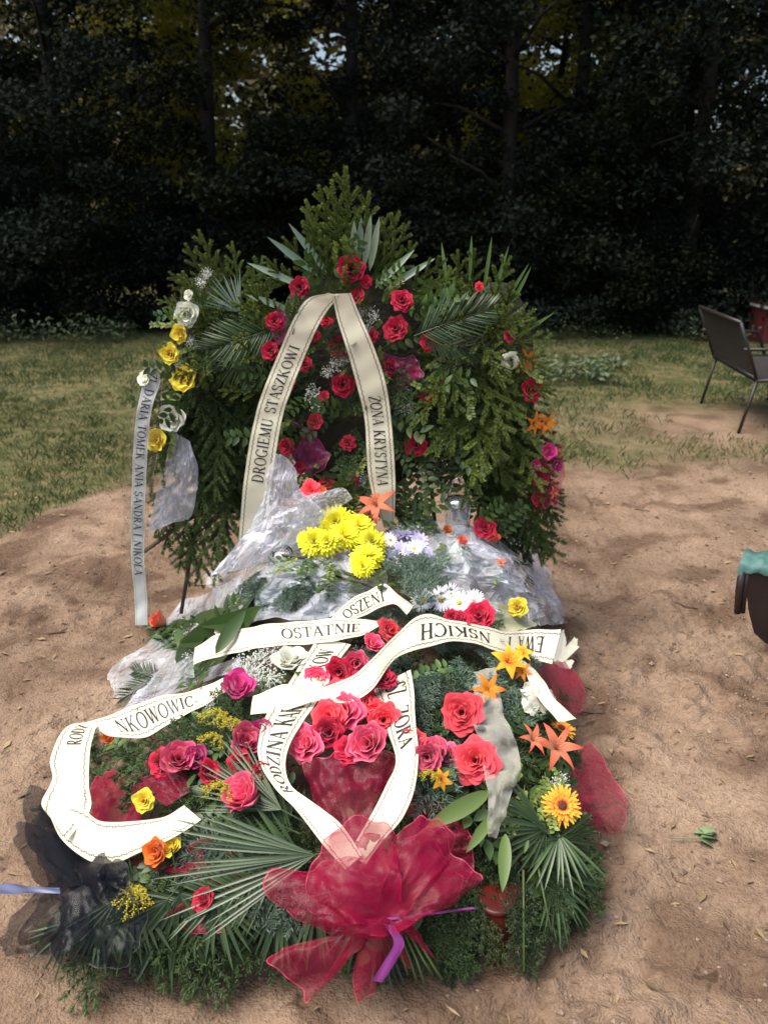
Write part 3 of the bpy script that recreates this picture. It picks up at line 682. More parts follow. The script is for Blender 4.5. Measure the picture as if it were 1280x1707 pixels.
tree(5.9, 11.2, 9, 1.8, -.2, 'conifer_tree', 'dark tree at the right edge above the red box', 'dk1', 12000, .9)
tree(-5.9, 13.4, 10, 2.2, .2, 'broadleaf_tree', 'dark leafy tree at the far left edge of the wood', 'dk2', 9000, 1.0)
for x, y, mt, lab in [(-4.2, 15.6, 'dk2', 'slender tree further back at the upper left of the wood'), (-3.0, 14.6, 'yl', 'tree seen through the gap left of the middle wreath, sunlight painted into its yellow leaves'), (0.1, 16.0, 'dk2', 'dark tree deep in the wood straight above the middle wreath'),
                      (2.7, 14.2, 'yl', 'tree deep in the wood at upper right, sunlight painted into its yellow green leaves'), (5.2, 15.4, 'dk2', 'dark tree deep in the wood behind the bench side'), (1.4, 17.2, 'dk2', 'dark tree deep in the wood between the middle and the sunlit leaves')]:
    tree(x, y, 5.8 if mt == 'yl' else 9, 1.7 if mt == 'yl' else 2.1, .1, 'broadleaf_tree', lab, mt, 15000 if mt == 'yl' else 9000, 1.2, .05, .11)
def shrub(x, y, h, r, label, mt, n, size=.034):
    t = thing('shrub', label, 'shrub', (x, y, gz(x, y)), 'shrubs along the edge of the wood'); mb = MB()
    for k in range(6):
        a = k * 1.05 + x; mb.tube([(x, y, -.05), (x + math.cos(a) * r * .3, y + math.sin(a) * r * .3, h * .5), (x + math.cos(a) * r * .5, y + .3 + math.sin(a) * r * .4, h * .6)], .02, .006, 5)
    wobj('stem', mb, 'trunk', t)
    p = np.concatenate([clumps(n // 2, (x, y, h * .5), (r, r * .8, h * .5), 26), clumps(n // 2, (x, y + .2, h * .3), (r * 1.15, r, h * .35), 24)])
    p = p[~in_gap(p)]; p = p[p[:, 2] > .02]
    leafcloud('crown', p, size, mt, t, (x, y, h * .5)); return t
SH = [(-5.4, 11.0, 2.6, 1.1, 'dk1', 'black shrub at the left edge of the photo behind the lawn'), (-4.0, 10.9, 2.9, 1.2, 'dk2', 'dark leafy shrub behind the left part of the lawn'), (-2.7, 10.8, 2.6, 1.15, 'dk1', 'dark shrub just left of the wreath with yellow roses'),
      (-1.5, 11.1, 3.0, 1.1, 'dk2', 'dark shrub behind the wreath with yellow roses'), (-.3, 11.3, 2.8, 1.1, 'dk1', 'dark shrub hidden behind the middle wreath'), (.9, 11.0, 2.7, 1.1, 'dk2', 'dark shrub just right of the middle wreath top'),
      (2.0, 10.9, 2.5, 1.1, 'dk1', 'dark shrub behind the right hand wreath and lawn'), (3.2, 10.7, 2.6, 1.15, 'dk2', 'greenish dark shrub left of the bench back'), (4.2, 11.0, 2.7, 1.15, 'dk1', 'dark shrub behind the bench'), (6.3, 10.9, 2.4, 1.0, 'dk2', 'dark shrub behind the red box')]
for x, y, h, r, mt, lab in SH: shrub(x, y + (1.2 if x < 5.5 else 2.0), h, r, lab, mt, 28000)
# far wood and leafy weeds at its foot
p = np.concatenate([clumps(36000, (0, 21, 2.6), (13, 1.5, 4.4), 400), clumps(44000, (-1, 24, 3.8), (16, 1.5, 5.8), 500)]); p = p[(~in_gap(p)) | (RNG.random(len(p)) < .16)]; p = p[p[:, 2] > 0]
o = leafcloud('distant_wood', p, .20, 'far', None, (0, 22, 3)); o['kind'] = 'stuff'; o['label'] = 'distant foliage closing the view through the wood'; o['category'] = 'wood'
# unseen trees added beside the clearing to shade the low sky
a_ = np.concatenate([np.linspace(R(122), R(200), 34), np.linspace(R(-20), R(55), 30)]); cs_ = []
for k, a in enumerate(a_):
    rr_ = 15.5 + 1.5 * math.sin(k * 2.3); cs_.append(clumps(420, (rr_ * math.cos(a), rr_ * math.sin(a) - 0, 4.6), (1.3, 1.3, 4.4), 12))
p = np.concatenate(cs_); p = p[p[:, 2] > 0]
o = leafcloud('unseen_shading_wood', p, .26, 'dk2', None, (0, -8, 4)); o['kind'] = 'stuff'; o['label'] = 'unseen dark wood added at the sides of the clearing to shade the low sky'; o['category'] = 'wood'
def weeds(n, x0, x1, y0, y1, h, size, name, lab):
    x = RNG.uniform(x0, x1, n); y = RNG.uniform(y0, y1, n); f = fbm(x * 1.6, y * 1.6 + 5, 3); k = f > .42; x, y, f = x[k], y[k], f[k]
    z = RNG.random(len(x)) ** 1.3 * h * (f - .3) * 2.5 + .02
    o = leafcloud(name, np.stack([x, y, z], -1), size, 'weed', None, ((x0 + x1) / 2, (y0 + y1) / 2, 0), 1.0); o['kind'] = 'stuff'; o['label'] = lab; o['category'] = 'weeds'
M['weed'] = mat('weed_leaf', (.045, .075, .035), .5, (.11, .15, .07), 'b', trans=.2)
weeds(8500, -6.5, 4.9, 10.6, 11.9, .36, .035, 'weeds', 'low bluish green weeds along the foot of the wood')
weeds(2600, .8, 2.6, 7.9, 9.0, .22, .032, 'ivy', 'patch of low leafy growth on the lawn just right of the wreaths')

# ---------------------------------------------------------------- bench, red box, planter
M['dark_metal'] = mat('dark_metal', (.018, .015, .015), .45, bump=.05)
M['sling'] = mat('dark_woven_sling', (.010, .008, .007), .9, (.020, .016, .014), noise=30, bump=.4, bscale=180)
b0 = Vector((2.86, 6.65, gz(2.86, 6.65)))
bench = thing('garden_bench', 'dark folding garden bench with a woven sling back standing on worn grass at right', 'bench', b0)
for yy, xx in ((7.18, 2.93), (6.12, 2.83)):
    for dx in (0, .48):
        mb = MB(); mb.tube([(xx + dx - (.06 if dx == 0 else -.07), yy, gz(xx, yy) - .01), (xx + dx + .02, yy, .38)], .013, .013, 8); wobj('leg', mb, 'dark_metal', bench)
def quadsheet(c, nu=8, nv=8, sag=.02, th=.008):
    mb = MB(); c = [Vector(q) for q in c]; vs = []; nn = (c[1] - c[0]).cross(c[3] - c[0]).normalized()
    for s in (0, 1):
        for i in range(nu + 1):
            for j in range(nv + 1):
                u, v = i / nu, j / nv; vs.append(c[0].lerp(c[1], u).lerp(c[3].lerp(c[2], u), v) - nn * (sag * math.sin(math.pi * u) * math.sin(math.pi * v) + s * th))
    o2 = (nu + 1) * (nv + 1); fs = []
    for i in range(nu):
        for j in range(nv):
            k = i * (nv + 1) + j; fs += [(k, k + 1, k + nv + 2, k + nv + 1), (k + o2, k + nv + 1 + o2, k + nv + 2 + o2, k + 1 + o2)]
    mb.add(vs, fs); return mb
A, B_, Cc, D = (2.93, 7.20, .40), (2.84, 6.12, .40), (2.66, 6.12, .82), (2.75, 7.20, .82)
wobj('backrest', quadsheet([A, B_, Cc, D]), 'sling', bench)
wobj('seat', quadsheet([(2.93, 7.2, .38), (2.84, 6.12, .38), (3.32, 6.08, .40), (3.41, 7.16, .40)]), 'sling', bench)
mb = MB()
for q0, q1 in ((A, D), (B_, Cc), (D, Cc), (A, B_)): mb.tube([q0, (Vector(q0) + Vector(q1)) * .5, q1], .014, .014, 8)
for yy, xx in ((7.2, 2.93), (6.12, 2.84)):
    mb.tube([(xx, yy, .38), (xx + .24, yy, .39), (xx + .48, yy - .04, .40)], .014, .014, 8)
mb.tube([(3.32, 6.08, .40), (3.41, 7.16, .40)], .014, .014, 8)
wobj('frame', mb, 'dark_metal', bench)
for yy, xx in ((7.2, 2.80), (6.12, 2.71)):
    mb = MB(); mb.tube([(xx, yy, .62), (xx + .25, yy, .62), (xx + .50, yy, .60), (xx + .58, yy, .40)], .013, .013, 8); wobj('armrest', mb, 'dark_metal', bench)
M['redbox'] = mat('red_paint', (.12, .018, .02), .6, (.08, .013, .014), noise=5); M['whitelid'] = mat('white_paint', (.7, .68, .68), .5)
rb = P(1286, 536, 10.9); rbz = gz(rb.x, 10.9)
box = thing('red_box', 'dark red box with a white rimmed lid at the right edge by the wood', 'box', (rb.x, 10.9, rbz))
mb = MB(); mb.box(rb.x - .19, rb.x + .42, 10.65, 11.15, rbz - .02, .41); wobj('body', mb, 'redbox', box, False)
mb = MB(); mb.box(rb.x - .21, rb.x + .44, 10.63, 11.17, .41, .445); wobj('lid', mb, 'whitelid', box, False)
mb = MB(); mb.box(rb.x - .20, rb.x + .43, 10.64, 11.16, .445, .475); wobj('lid_top', mb, 'redbox', box, False)
M['brown_tub'] = mat('brown_plastic', (.018, .010, .010), .45, (.03, .018, .016), noise=7)
M['teal'] = mat('turquoise_film', (.05, .14, .125), .6, (.13, .26, .23), noise=18, bump=.8, bscale=25, trans=.2)
Y0, Y1 = 2.72, 2.86
def q2(px, py): v = P(px, py, Y0); return (v.x, v.z)
prof = [q2(1236, 947), q2(1243, 985), q2(1247, 1020), q2(1256, 1055), q2(1272, 1080), q2(1300, 1094), q2(1400, 1098), q2(1500, 1094), q2(1528, 1080), q2(1544, 1055), q2(1553, 1020), q2(1557, 985), q2(1564, 947)]
zb_ = min(z for x, z in prof); prof = [(x, z - zb_) if z - zb_ < .05 else (x, z) for x, z in prof]
shx = P(1243, 926, Y1).x - P(1236, 947, Y0).x
tub = thing('planter', 'dark brown narrow trough with turquoise film over its top at the right edge', 'planter', (P(1400, 1000, Y0).x, (Y0 + Y1) / 2, 0))
mb = MB(); n_ = len(prof); fr = [(x, Y0, z) for x, z in prof]; bk = [(x + shx, Y1, z) for x, z in prof]; top = max(z for x, z in prof)
mb.add(fr + bk, [tuple(range(n_))[::-1], tuple(range(n_, 2 * n_))] + [(i, i + 1, n_ + i + 1, n_ + i) for i in range(n_ - 1)]); wobj('trough', mb, 'brown_tub', tub, False)
mb = MB(); x0_, x1_ = prof[0][0] - .012, prof[-1][0] + .012; vs = []; nn_ = 60
for j, (yy, dz) in enumerate(((Y0 - .012, -.03), (Y0 - .010, .006), (Y0 + .03, .012), (Y0 + .08, .010), (Y1 + .008, .008), (Y1 + .012, -.02))):
    for i in range(nn_ + 1):
        u = i / nn_; vs.append((x0_ + (x1_ - x0_) * u + shx * (yy - Y0) / (Y1 - Y0), yy + .004 * math.sin(23 * u + j), top + dz + .005 * math.sin(31 * u + 2 * j) + .004 * math.sin(77 * u) + (.012 * math.sin(13 * u) if j == 0 else 0)))
mb.add(vs, [(j * (nn_ + 1) + i, j * (nn_ + 1) + i + 1, (j + 1) * (nn_ + 1) + i + 1, (j + 1) * (nn_ + 1) + i) for j in range(5) for i in range(nn_)]); wobj('film', mb, 'teal', tub)
mb = MB(); fl = [P(1236, 952, Y0), P(1231, 985, Y0), P(1228, 1022, Y0)]; mb.tube(fl, .014, .012, 8); mb.tube([p + Vector((.022, .005, 0)) for p in fl], .012, .010, 8); wobj('strap', mb, 'brown_tub', tub)

# twigs and a green leaf on the sand
for k, (px, py, ang, l, lab) in enumerate([(100, 1045, .35, .22, 'dark twig on the sand left of the orange rosebud'), (1070, 845, -.05, .16, 'thin dark twig on the sand right of the right hand wreath'), (1140, 1000, -.5, .12, 'short twig on the sand left of the brown tub'), (320, 968, .1, .16, 'thin twig on the sand under the left wreath'), (985, 1180, .1, .10, 'small twig on the sand right of the cream ribbon end')]):
    d = ray(px, py); t_ = -CAM_H / d.z; p0 = Vector((d.x * t_, d.y * t_, 0)); z = gz(p0.x, p0.y) + .006
    mb = MB(); pts = [Vector((p0.x + l * (s - .5) * math.cos(ang) + .008 * math.sin(9 * s), p0.y + l * (s - .5) * math.sin(ang), z + .004 * math.sin(6 * s))) for s in [i / 6 for i in range(7)]]
    mb.tube(pts, .0045, .002, 5); mb.tube([pts[3], pts[3] + Vector((.03, .03, .006))], .002, .001, 4)
    tag(wobj('twig', mb, 'wood'), lab, 'twig', 'twigs on the sand')
d = ray(1175, 1390); t_ = -CAM_H / d.z; p0 = Vector((d.x * t_, d.y * t_, gz(d.x * t_, d.y * t_) + .012)); mb = MB()
for k in range(6):
    a = (-.4, .2, .9, 1.6, 2.6, 3.1)[k]; mb.leaf(p0 + Vector((.012 * k - .02, .004 * k, .004 * (k % 3))), (math.cos(a), .7 * math.sin(a), .1 + .12 * (k % 3)), (.4 * math.sin(k), .3, 1), .050 - .005 * (k % 3), .036, .5, b=random.random())
mb.tube([p0, p0 + Vector((-.09, .01, -.004))], .002, n=4)
M['wilt'] = mat('pale_green_leaf', (.13, .20, .09), .5, (.26, .34, .18), 'b', trans=.2)
tag(wobj('fallen_leaf', mb, 'wilt'), 'crumpled pale green leaf lying alone on the sand at lower right', 'leaf')

# ================================================================ RIBBONS AND CLOTH
def catm(c, t):
    """Catmull-Rom through a list of Vectors, t in 0..1"""
    n = len(c) - 1; q = min(n - 1e-6, max(0, t * n)); i = int(q); f = q - i
    p0 = c[i - 1] if i > 0 else c[0] * 2 - c[1]; p1, p2 = c[i], c[i + 1]; p3 = c[i + 2] if i + 2 <= n else c[n] * 2 - c[n - 1]
    return .5 * ((2 * p1) + (p2 - p0) * f + (2 * p0 - 5 * p1 + 4 * p2 - p3) * f * f + (3 * p1 - p0 - 3 * p2 + p3) * f ** 3)
CAMV = Vector((0, 0, CAM_H))
class Strip:
    """ribbon: top edge (towards the letter tops) and bottom edge, as 3-D points"""
    def __init__(s, top, bot, n=60):
        s.t = [catm(top, i / n) for i in range(n + 1)]; s.b = [catm(bot, i / n) for i in range(n + 1)]; s.n = n
        m = [(a + b) * .5 for a, b in zip(s.t, s.b)]; s.s = [0.0]
        for i in range(n): s.s.append(s.s[-1] + (m[i + 1] - m[i]).length)
        s.L = s.s[-1]
    def at(s, x, v, off=0.0):
        x = min(max(x, 0), s.L - 1e-5); i = int(np.searchsorted(s.s, x, side='right')) - 1; i = max(0, min(s.n - 1, i))
        f = (x - s.s[i]) / max(1e-6, s.s[i + 1] - s.s[i]); a = s.b[i].lerp(s.b[i + 1], f); c = s.t[i].lerp(s.t[i + 1], f); p = a.lerp(c, v)
        w_ = math.sin(x * 31 + s.L * 40) * .0022 + math.sin(x * 67 + 3 * v + s.L * 9) * .0016 + math.sin(x * 19 + 5 * v) * .003 * (v - .5)
        off = off + w_
        if off:
            nn = (s.t[i + 1] + s.b[i + 1] - s.t[i] - s.b[i]).cross(c - a).normalized()
            if nn.dot(CAMV - p) < 0: nn = -nn
            p = p + nn * off
        return p
    def mb(s, nv=6, ripple=.0015):
        m = MB(); vs = []; aa = []; bb = []
        for i in range(s.n + 1):
            for j in range(nv + 1):
                v = j / nv; p = s.at(s.s[i], v); vs.append(p); aa.append(v); bb.append(s.s[i])
        m.add(vs, [(i * (nv + 1) + j, i * (nv + 1) + j + 1, (i + 1) * (nv + 1) + j + 1, (i + 1) * (nv + 1) + j) for i in range(s.n) for j in range(nv)], aa, bb); return m
# serif capitals drawn as thick and thin strokes in a unit-high box
TK, TN = .15, .055
def stm(x, w=TK, y0=0, y1=1, sf=(1, 1)):
    o = [('l', x, y0, x, y1, w)]
    if sf[0]: o.append(('l', x - .16, y0 + .02, x + .16, y0 + .02, .045))
    if sf[1]: o.append(('l', x - .16, y1 - .02, x + .16, y1 - .02, .045))
    return o
GL = {
 'A': (.78, [('l', .06, 0, .40, 1, TN), ('l', .38, 1, .72, 0, TK), ('l', .18, .32, .58, .32, TN), ('l', 0, .02, .2, .02, .045), ('l', .56, .02, .84, .02, .045)]),
 'B': (.68, stm(.14) + [('a', .3, .76, .24, .24, -90, 90, 1), ('a', .3, .27, .30, .27, -90, 90, 1), ('l', .14, .98, .3, .98, TN), ('l', .14, .52, .32, .52, TN), ('l', .14, .02, .3, .02, TN)]),
 'C': (.76, [('a', .42, .5, .36, .5, 45, 315, 1), ('l', .72, .98, .72, .68, TN)]),
 'D': (.80, stm(.14) + [('a', .3, .5, .40, .48, -90, 90, 1), ('l', .14, .98, .32, .98, TN), ('l', .14, .02, .32, .02, TN)]),
 'E': (.66, stm(.14) + [('l', .14, .97, .6, .97, TN), ('l', .14, .5, .46, .5, TN), ('l', .14, .03, .62, .03, TN), ('l', .6, .97, .6, .78, TN), ('l', .62, .03, .62, .24, TN), ('l', .46, .4, .46, .6, TN)]),
 'G': (.82, [('a', .42, .5, .36, .5, 45, 320, 1), ('l', .72, .98, .72, .7, TN)] + stm(.68, TK, .05, .42, (0, 1))),
 'I': (.34, stm(.17)),
 'K': (.80, stm(.14) + [('l', .18, .42, .64, .98, TN), ('l', .32, .58, .68, .02, TK), ('l', .5, .98, .76, .98, .045), ('l', .56, .02, .82, .02, .045)]),
 'M': (.98, [('l', .14, 0, .14, 1, TN), ('l', .14, 1, .48, .05, TK), ('l', .48, .05, .82, 1, TN), ('l', .84, 0, .84, 1, TK), ('l', 0, .02, .28, .02, .045), ('l', .68, .02, 1.0, .02, .045)]),
 'N': (.84, [('l', .14, 0, .14, 1, TN), ('l', .14, 1, .70, .02, TK), ('l', .70, 0, .70, 1, TN), ('l', 0, .02, .28, .02, .045), ('l', .56, .98, .84, .98, .045)]),
 'O': (.84, [('a', .42, .5, .37, .49, 0, 360, 1)]),
 'R': (.78, stm(.14) + [('a', .3, .74, .26, .25, -90, 90, 1), ('l', .14, .98, .3, .98, TN), ('l', .14, .49, .32, .49, TN), ('l', .34, .49, .68, .02, TK), ('l', .56, .02, .82, .02, .045)]),
 'S': (.60, [('a', .30, .75, .22, .24, 20, 270, 1), ('a', .30, .26, .24, .25, -160, 90, 1), ('l', .52, .98, .52, .72, TN), ('l', .07, .02, .07, .3, TN)]),
 'T': (.72, stm(.36, TK, 0, 1, (1, 0)) + [('l', .02, .97, .70, .97, TN), ('l', .03, .97, .03, .76, TN), ('l', .69, .97, .69, .76, TN)]),
 'U': (.82, [('l', .16, .3, .16, 1, TK), ('a', .41, .3, .25, .29, 180, 360, 1), ('l', .67, .3, .67, 1, TN), ('l', 0, .98, .32, .98, .045), ('l', .54, .98, .80, .98, .045)]),
 'W': (1.06, [('l', .08, 1, .32, 0, TK), ('l', .32, 0, .53, .95, TN), ('l', .50, 1, .76, 0, TK), ('l', .76, 0, .98, 1, TN), ('l', -.04, .98, .24, .98, .045), ('l', .86, .98, 1.08, .98, .045)]),
 'Y': (.74, [('l', .08, 1, .38, .48, TK), ('l', .38, .48, .68, 1, TN), ('l', -.04, .98, .24, .98, .045), ('l', .56, .98, .8, .98, .045)] + stm(.37, TK, 0, .5, (1, 0))),
 'Z': (.70, [('l', .06, .97, .64, .97, TN), ('l', .62, .97, .08, .03, TK), ('l', .08, .03, .66, .03, TN), ('l', .06, .97, .06, .78, TN), ('l', .66, .03, .66, .24, TN)]),
 '.': (.3, [('l', .1, .06, .2, .06, .12)]), ' ': (.42, []),
}
GL['L'] = (.66, stm(.14) + [('l', .14, .03, .62, .03, TN), ('l', .62, .03, .62, .26, TN)])
GL['H'] = (.84, stm(.14) + stm(.68) + [('l', .14, .5, .68, .5, TN)])
GL['Ó'] = (.84, GL['O'][1] + [('l', .38, 1.08, .54, 1.26, TN)])
GL['Ż'] = (.70, GL['Z'][1] + [('l', .31, 1.13, .41, 1.13, .1)])
def lettering(strip, text, x0, x1, parent, v0=.32, v1=.68, slant=.12, label=None, _w=False):
    tot = sum(GL[c][0] + .10 for c in text); h_real = (strip.at(strip.L / 2, v1) - strip.at(strip.L / 2, v0)).length
    sc = (x1 - x0) / tot; mb = MB(); x = 0
    def pt(gx, gy): return strip.at(x0 + (x + gx + slant * gy) * sc, v0 + (v1 - v0) * gy, .0022)
    def stroke(ax, ay, bx, by, wa, wb):
        d = np.array([bx - ax, by - ay]); l = max(1e-6, np.hypot(*d)); nn = np.array([-d[1], d[0]]) / l; k = max(1, int(l / .25))
        for q in range(k):
            f0, f1 = q / k, (q + 1) / k; p0 = np.array([ax, ay]) + d * f0; p1 = np.array([ax, ay]) + d * f1
            w0 = (wa + (wb - wa) * f0) * .5; w1 = (wa + (wb - wa) * f1) * .5
            mb.add([pt(*(p0 + nn * w0)), pt(*(p1 + nn * w1)), pt(*(p1 - nn * w1)), pt(*(p0 - nn * w0))], [(0, 1, 2, 3)])
    if ' ' in text.strip() and not _w:
        words = []; k = 0.0
        for wd_ in text.split(' '):
            if wd_:
                tw = sum(GL[c][0] + .10 for c in wd_); words.append((wd_, x0 + k * sc, x0 + (k + tw) * sc)); k += tw
            k += GL[' '][0] + .10
        for wd_, a, b in words: lettering(strip, wd_, a, b, parent, v0, v1, slant, label, True)
        return
    for c in text:
        wd, st = GL[c]
        for s_ in st:
            if s_[0] == 'l': stroke(s_[1], s_[2], s_[3], s_[4], s_[5], s_[5])
            else:
                _, cx, cy, rx, ry, a0, a1, _k = s_; n = max(6, int(abs(a1 - a0) / 22)); pr = None
                for i in range(n + 1):
                    a = R(a0 + (a1 - a0) * i / n); p_ = (cx + rx * math.cos(a), cy + ry * math.sin(a)); w_ = TN + (TK - TN) * abs(math.cos(a)) ** 1.5
                    if pr: stroke(*pr[0], *p_, pr[1], w_)
                    pr = (p_, w_)
        x += wd + .10
    return wobj('lettering', mb, 'ink', parent, False, label)
def ribbon(parent, pairs, mt='ribbon', plane=None, name='ribbon', label=None, n=64):
    """pairs: (top px,py, bottom px,py, lift or Y)"""
    tp, bt = [], []
    for (ax, ay, bx, by, k) in pairs:
        if plane: tp.append(P(ax, ay, k)); bt.append(P(bx, by, k))
        else: tp.append(S(ax, ay, k, True)); bt.append(S(bx, by, k, True))
    if not plane:      # keep the two edges at like depth: real ribbon, not a stretched strip
        for i in range(len(tp)):
            c = (tp[i].y + bt[i].y) / 2; a = pairs[i]; e = .7
            tp[i] = P(a[0], a[1], c + (tp[i].y - c) * e); bt[i] = P(a[2], a[3], c + (bt[i].y - c) * e)
    st = Strip(tp, bt, n); o = wobj(name, st.mb(), mt, parent, True, label); return o, st

def lobe(name, parent, mt, knot, outline, lifts, klift, amp=.012, ruf=5, nu=14, seed=0, label=None, plane=None, sag=0.0):
    """gathered cloth fanning from a knot to an outline (pixel points, each with its own lift off the heap)"""
    rd = random.Random(seed); K = P(*knot, plane) - ray(*knot) * klift if plane else S(*knot, klift)
    pts = [(P(x, y, plane) - ray(x, y) * l) if plane else S(x, y, l) for (x, y), l in zip(outline, lifts)]
    nu = 20; nv = 60; mb = MB(); vs = []; aa = []; ph = rd.uniform(0, 6)
    nn = -(ray(*knot).normalized()); ax = pts[-1] - pts[0]; ax = ax - nn * ax.dot(nn); bw = min(.035, ax.length * .30); ax = ax.normalized() if ax.length > 1e-4 else Vector((1, 0, 0))
    cols = [[], []]; ii = []
    for j in range(nv + 1):
        q = j / nv; e = catm(pts, q); kb = K + ax * ((q - .5) * 2 * bw); e = K.lerp(e, 1 + .018 * math.sin(7 * q * 6.28 + ph) + .03 * math.sin(3.3 * q * 6.28 + 2 * ph))
        for i in range(nu + 1):
            t = i / nu; p = kb.lerp(e, t) ; cols[0].append(p.x * 15 + seed * 3.1 + 60); cols[1].append((p.y + p.z) * 15 + 60 + seed); ii.append((p, t, q))
    N1 = fbm(np.array(cols[0]), np.array(cols[1]), 2) - .5; N2 = fbm(np.array(cols[0]) * 2.7 + 9, np.array(cols[1]) * 2.7, 2) - .5; N3 = fbm(np.array(cols[1]) * 1.3 + 29, np.array(cols[0]) * 1.3, 2) - .5
    for (p, t, q), n1, n2, n3 in zip(ii, N1, N2, N3):
        r = amp * t ** .5 * (.45 * math.sin(ruf * 2 * math.pi * q + ph + 1.5 * t) + 4.2 * n1 + 1.5 * abs(n2) * 2)
        vs.append(p + nn * (r + sag * math.sin(math.pi * t)) + ax * (amp * 1.6 * n3 * t) + Vector((0, 0, amp * 1.2 * n2 * t))); aa.append(t)
    mb.add(vs, [(j * (nu + 1) + i, j * (nu + 1) + i + 1, (j + 1) * (nu + 1) + i + 1, (j + 1) * (nu + 1) + i) for j in range(nv) for i in range(nu)], aa)
    return wobj(name, mb, mt, parent, True, label)
def crumple(name, parent, mt, rows, amp=.03, freq=7, n=34, seed=0, label=None, plane=None, flat=False):
    """crumpled film through rows of control points (px, py, lift)"""
    film = str(mt).startswith('cello'); n = min(n, 30) if film else n; rd = random.Random(seed + 5)
    g = [[(P(x, y, plane) - ray(x, y) * l) if plane else S(x, y, l) for x, y, l in r] for r in rows]
    jit = [[(0 if i in (0, n) or not film else rd.uniform(-.45, .45), 0 if j in (0, n) or not film else rd.uniform(-.45, .45)) for j in range(n + 1)] for i in range(n + 1)]
    V = [[catm([catm(r, (j + jit[i][j][1]) / n) for r in g], (i + jit[i][j][0]) / n) for j in range(n + 1)] for i in range(n + 1)]
    mb = MB(); vs = []
    for i in range(n + 1):
        for j in range(n + 1):
            p = V[i][j]; x = np.array([p.x * freq + seed * 13.7 + 40]); y = np.array([p.y * freq + p.z * freq * .8 + 40 + seed])
            r = abs(float(fbm(x, y, 3)[0]) - .5) * 2 * 1.6 + .5 * abs(float(fbm(x * 2.3 + 9, y * 2.3, 2)[0]) - .5)
            r2 = float(vnoise(x * 1.7 + 80, y * 1.7)[0]) - .5
            d = -(ray(640, 900).normalized()); vs.append(p + d * (amp * (.55 - r * 1.5) + (rd.uniform(-.16, .16) * amp if film else 0)) + Vector((amp * .5 * r2, 0, amp * .4 * r2)))
    mb.add(vs, [(i * (n + 1) + j, i * (n + 1) + j + 1, (i + 1) * (n + 1) + j + 1, (i + 1) * (n + 1) + j) for i in range(n) for j in range(n)])
    if film:      # creased film: every fold edge stays sharp
        mb.f = [t for q in mb.f for t in (((q[0], q[1], q[2]), (q[0], q[2], q[3])) if rd.random() < .5 else ((q[0], q[1], q[3]), (q[1], q[2], q[3])))]
    return wobj(name, mb, mt, parent, not film, label)
def inpoly(x, y, poly):
    c = False; n = len(poly)
    for i in range(n):
        x1, y1 = poly[i]; x2, y2 = poly[i - 1]
        if (y1 > y) != (y2 > y) and x < (x2 - x1) * (y - y1) / (y2 - y1) + x1: c = not c
    return c
def inside(poly, rd):
    xs = [p[0] for p in poly]; ys = [p[1] for p in poly]
    while True:
        x, y = rd.uniform(min(xs), max(xs)), rd.uniform(min(ys), max(ys))
        if inpoly(x, y, poly): return x, y
def greens(parent, keys, poly, n, l0, l1, s0, s1, seed, out=None, down=.3, name=None, spreadv=1.0):
    """branches laid over the heap inside a region, pointing away from centre 'out'"""
    rd = random.Random(seed)
    for k in range(n):
        x, y = inside(poly, rd); p = S(x, y, rd.uniform(l0, l1)); me = ME[rd.choice(keys)]; nn = hnorm(p)
        if out: o = S(out[0], out[1], .05); d = (p - o); d = d.normalized() + Vector((rd.gauss(0, .35), rd.gauss(0, .35), rd.gauss(0, .15))) * spreadv
        else: d = Vector((rd.gauss(0, 1), rd.gauss(0, 1), 0))
        d = d - nn * d.dot(nn) * .8 + nn * .1; d.z -= down * .3
        placex(name or me.name.split('.')[0], me, parent, p, d, nn + Vector((rd.gauss(0, .25), rd.gauss(0, .25) - .25, .3)), rd.uniform(s0, s1))
def bloom(parent, name, key, px, py, lift, face=(0, -.6, .75), s=1.0, label=None, Y=None, jit=.2, disc=None):
    p = P(px, py, Y) if Y else S(px, py, lift); f = Vector(face) + Vector((random.gauss(0, jit), random.gauss(0, jit), random.gauss(0, jit * .6)))
    f.normalize(); h = .022 * (s if not hasattr(s, '__len__') else s[0]) if key.startswith('rose') else .004
    o = place(name, ME[key], parent, p - f * h, f, None, s, label)
    if disc:
        d = place('flower_disc', ME[disc], parent, p - f * h + f * .003, f, None, s)
        d.parent = o; d.matrix_parent_inverse = Matrix.Identity(4); d.location = (0, 0, .003); d.rotation_euler = (0, 0, 0); d.scale = (1, 1, 1)
    return o

# ================================================================ THREE STANDING WREATHS
def wreath_core(parent, poly, Y0, seed, mt='spruce'):
    """dense inner body of the wreath, bound straw and twigs, an egg-shaped pad"""
    xs = [p[0] for p in poly]; ys = [p[1] for p in poly]; c = P((min(xs) + max(xs)) / 2, (min(ys) + max(ys)) / 2, Y0)
    rx = (P(max(xs), 600, Y0).x - P(min(xs), 600, Y0).x) / 2 * .84; rz = (P(600, min(ys), Y0).z - P(600, max(ys), Y0).z) / 2 * .86
    mb = MB(); vs = []; n, m = 22, 14
    for i in range(m + 1):
        for k in range(n):
            th = math.pi * i / m; a = 2 * math.pi * k / n; q = 1 + .08 * math.sin(5 * a + seed) * math.sin(th)
            vs.append((c.x + rx * math.sin(th) * math.cos(a) * q, c.y + .07 * math.sin(th) * math.sin(a), c.z + rz * math.cos(th) * q))
    mb.add(vs, [(i * n + k, i * n + (k + 1) % n, (i + 1) * n + (k + 1) % n, (i + 1) * n + k) for i in range(m) for k in range(n)])
    wobj('straw_core', mb, 'core', parent); return c
M['core'] = mat('bound_twig_core', (.018, .022, .010), .95, (.035, .03, .018), noise=25, bump=1, bscale=60)
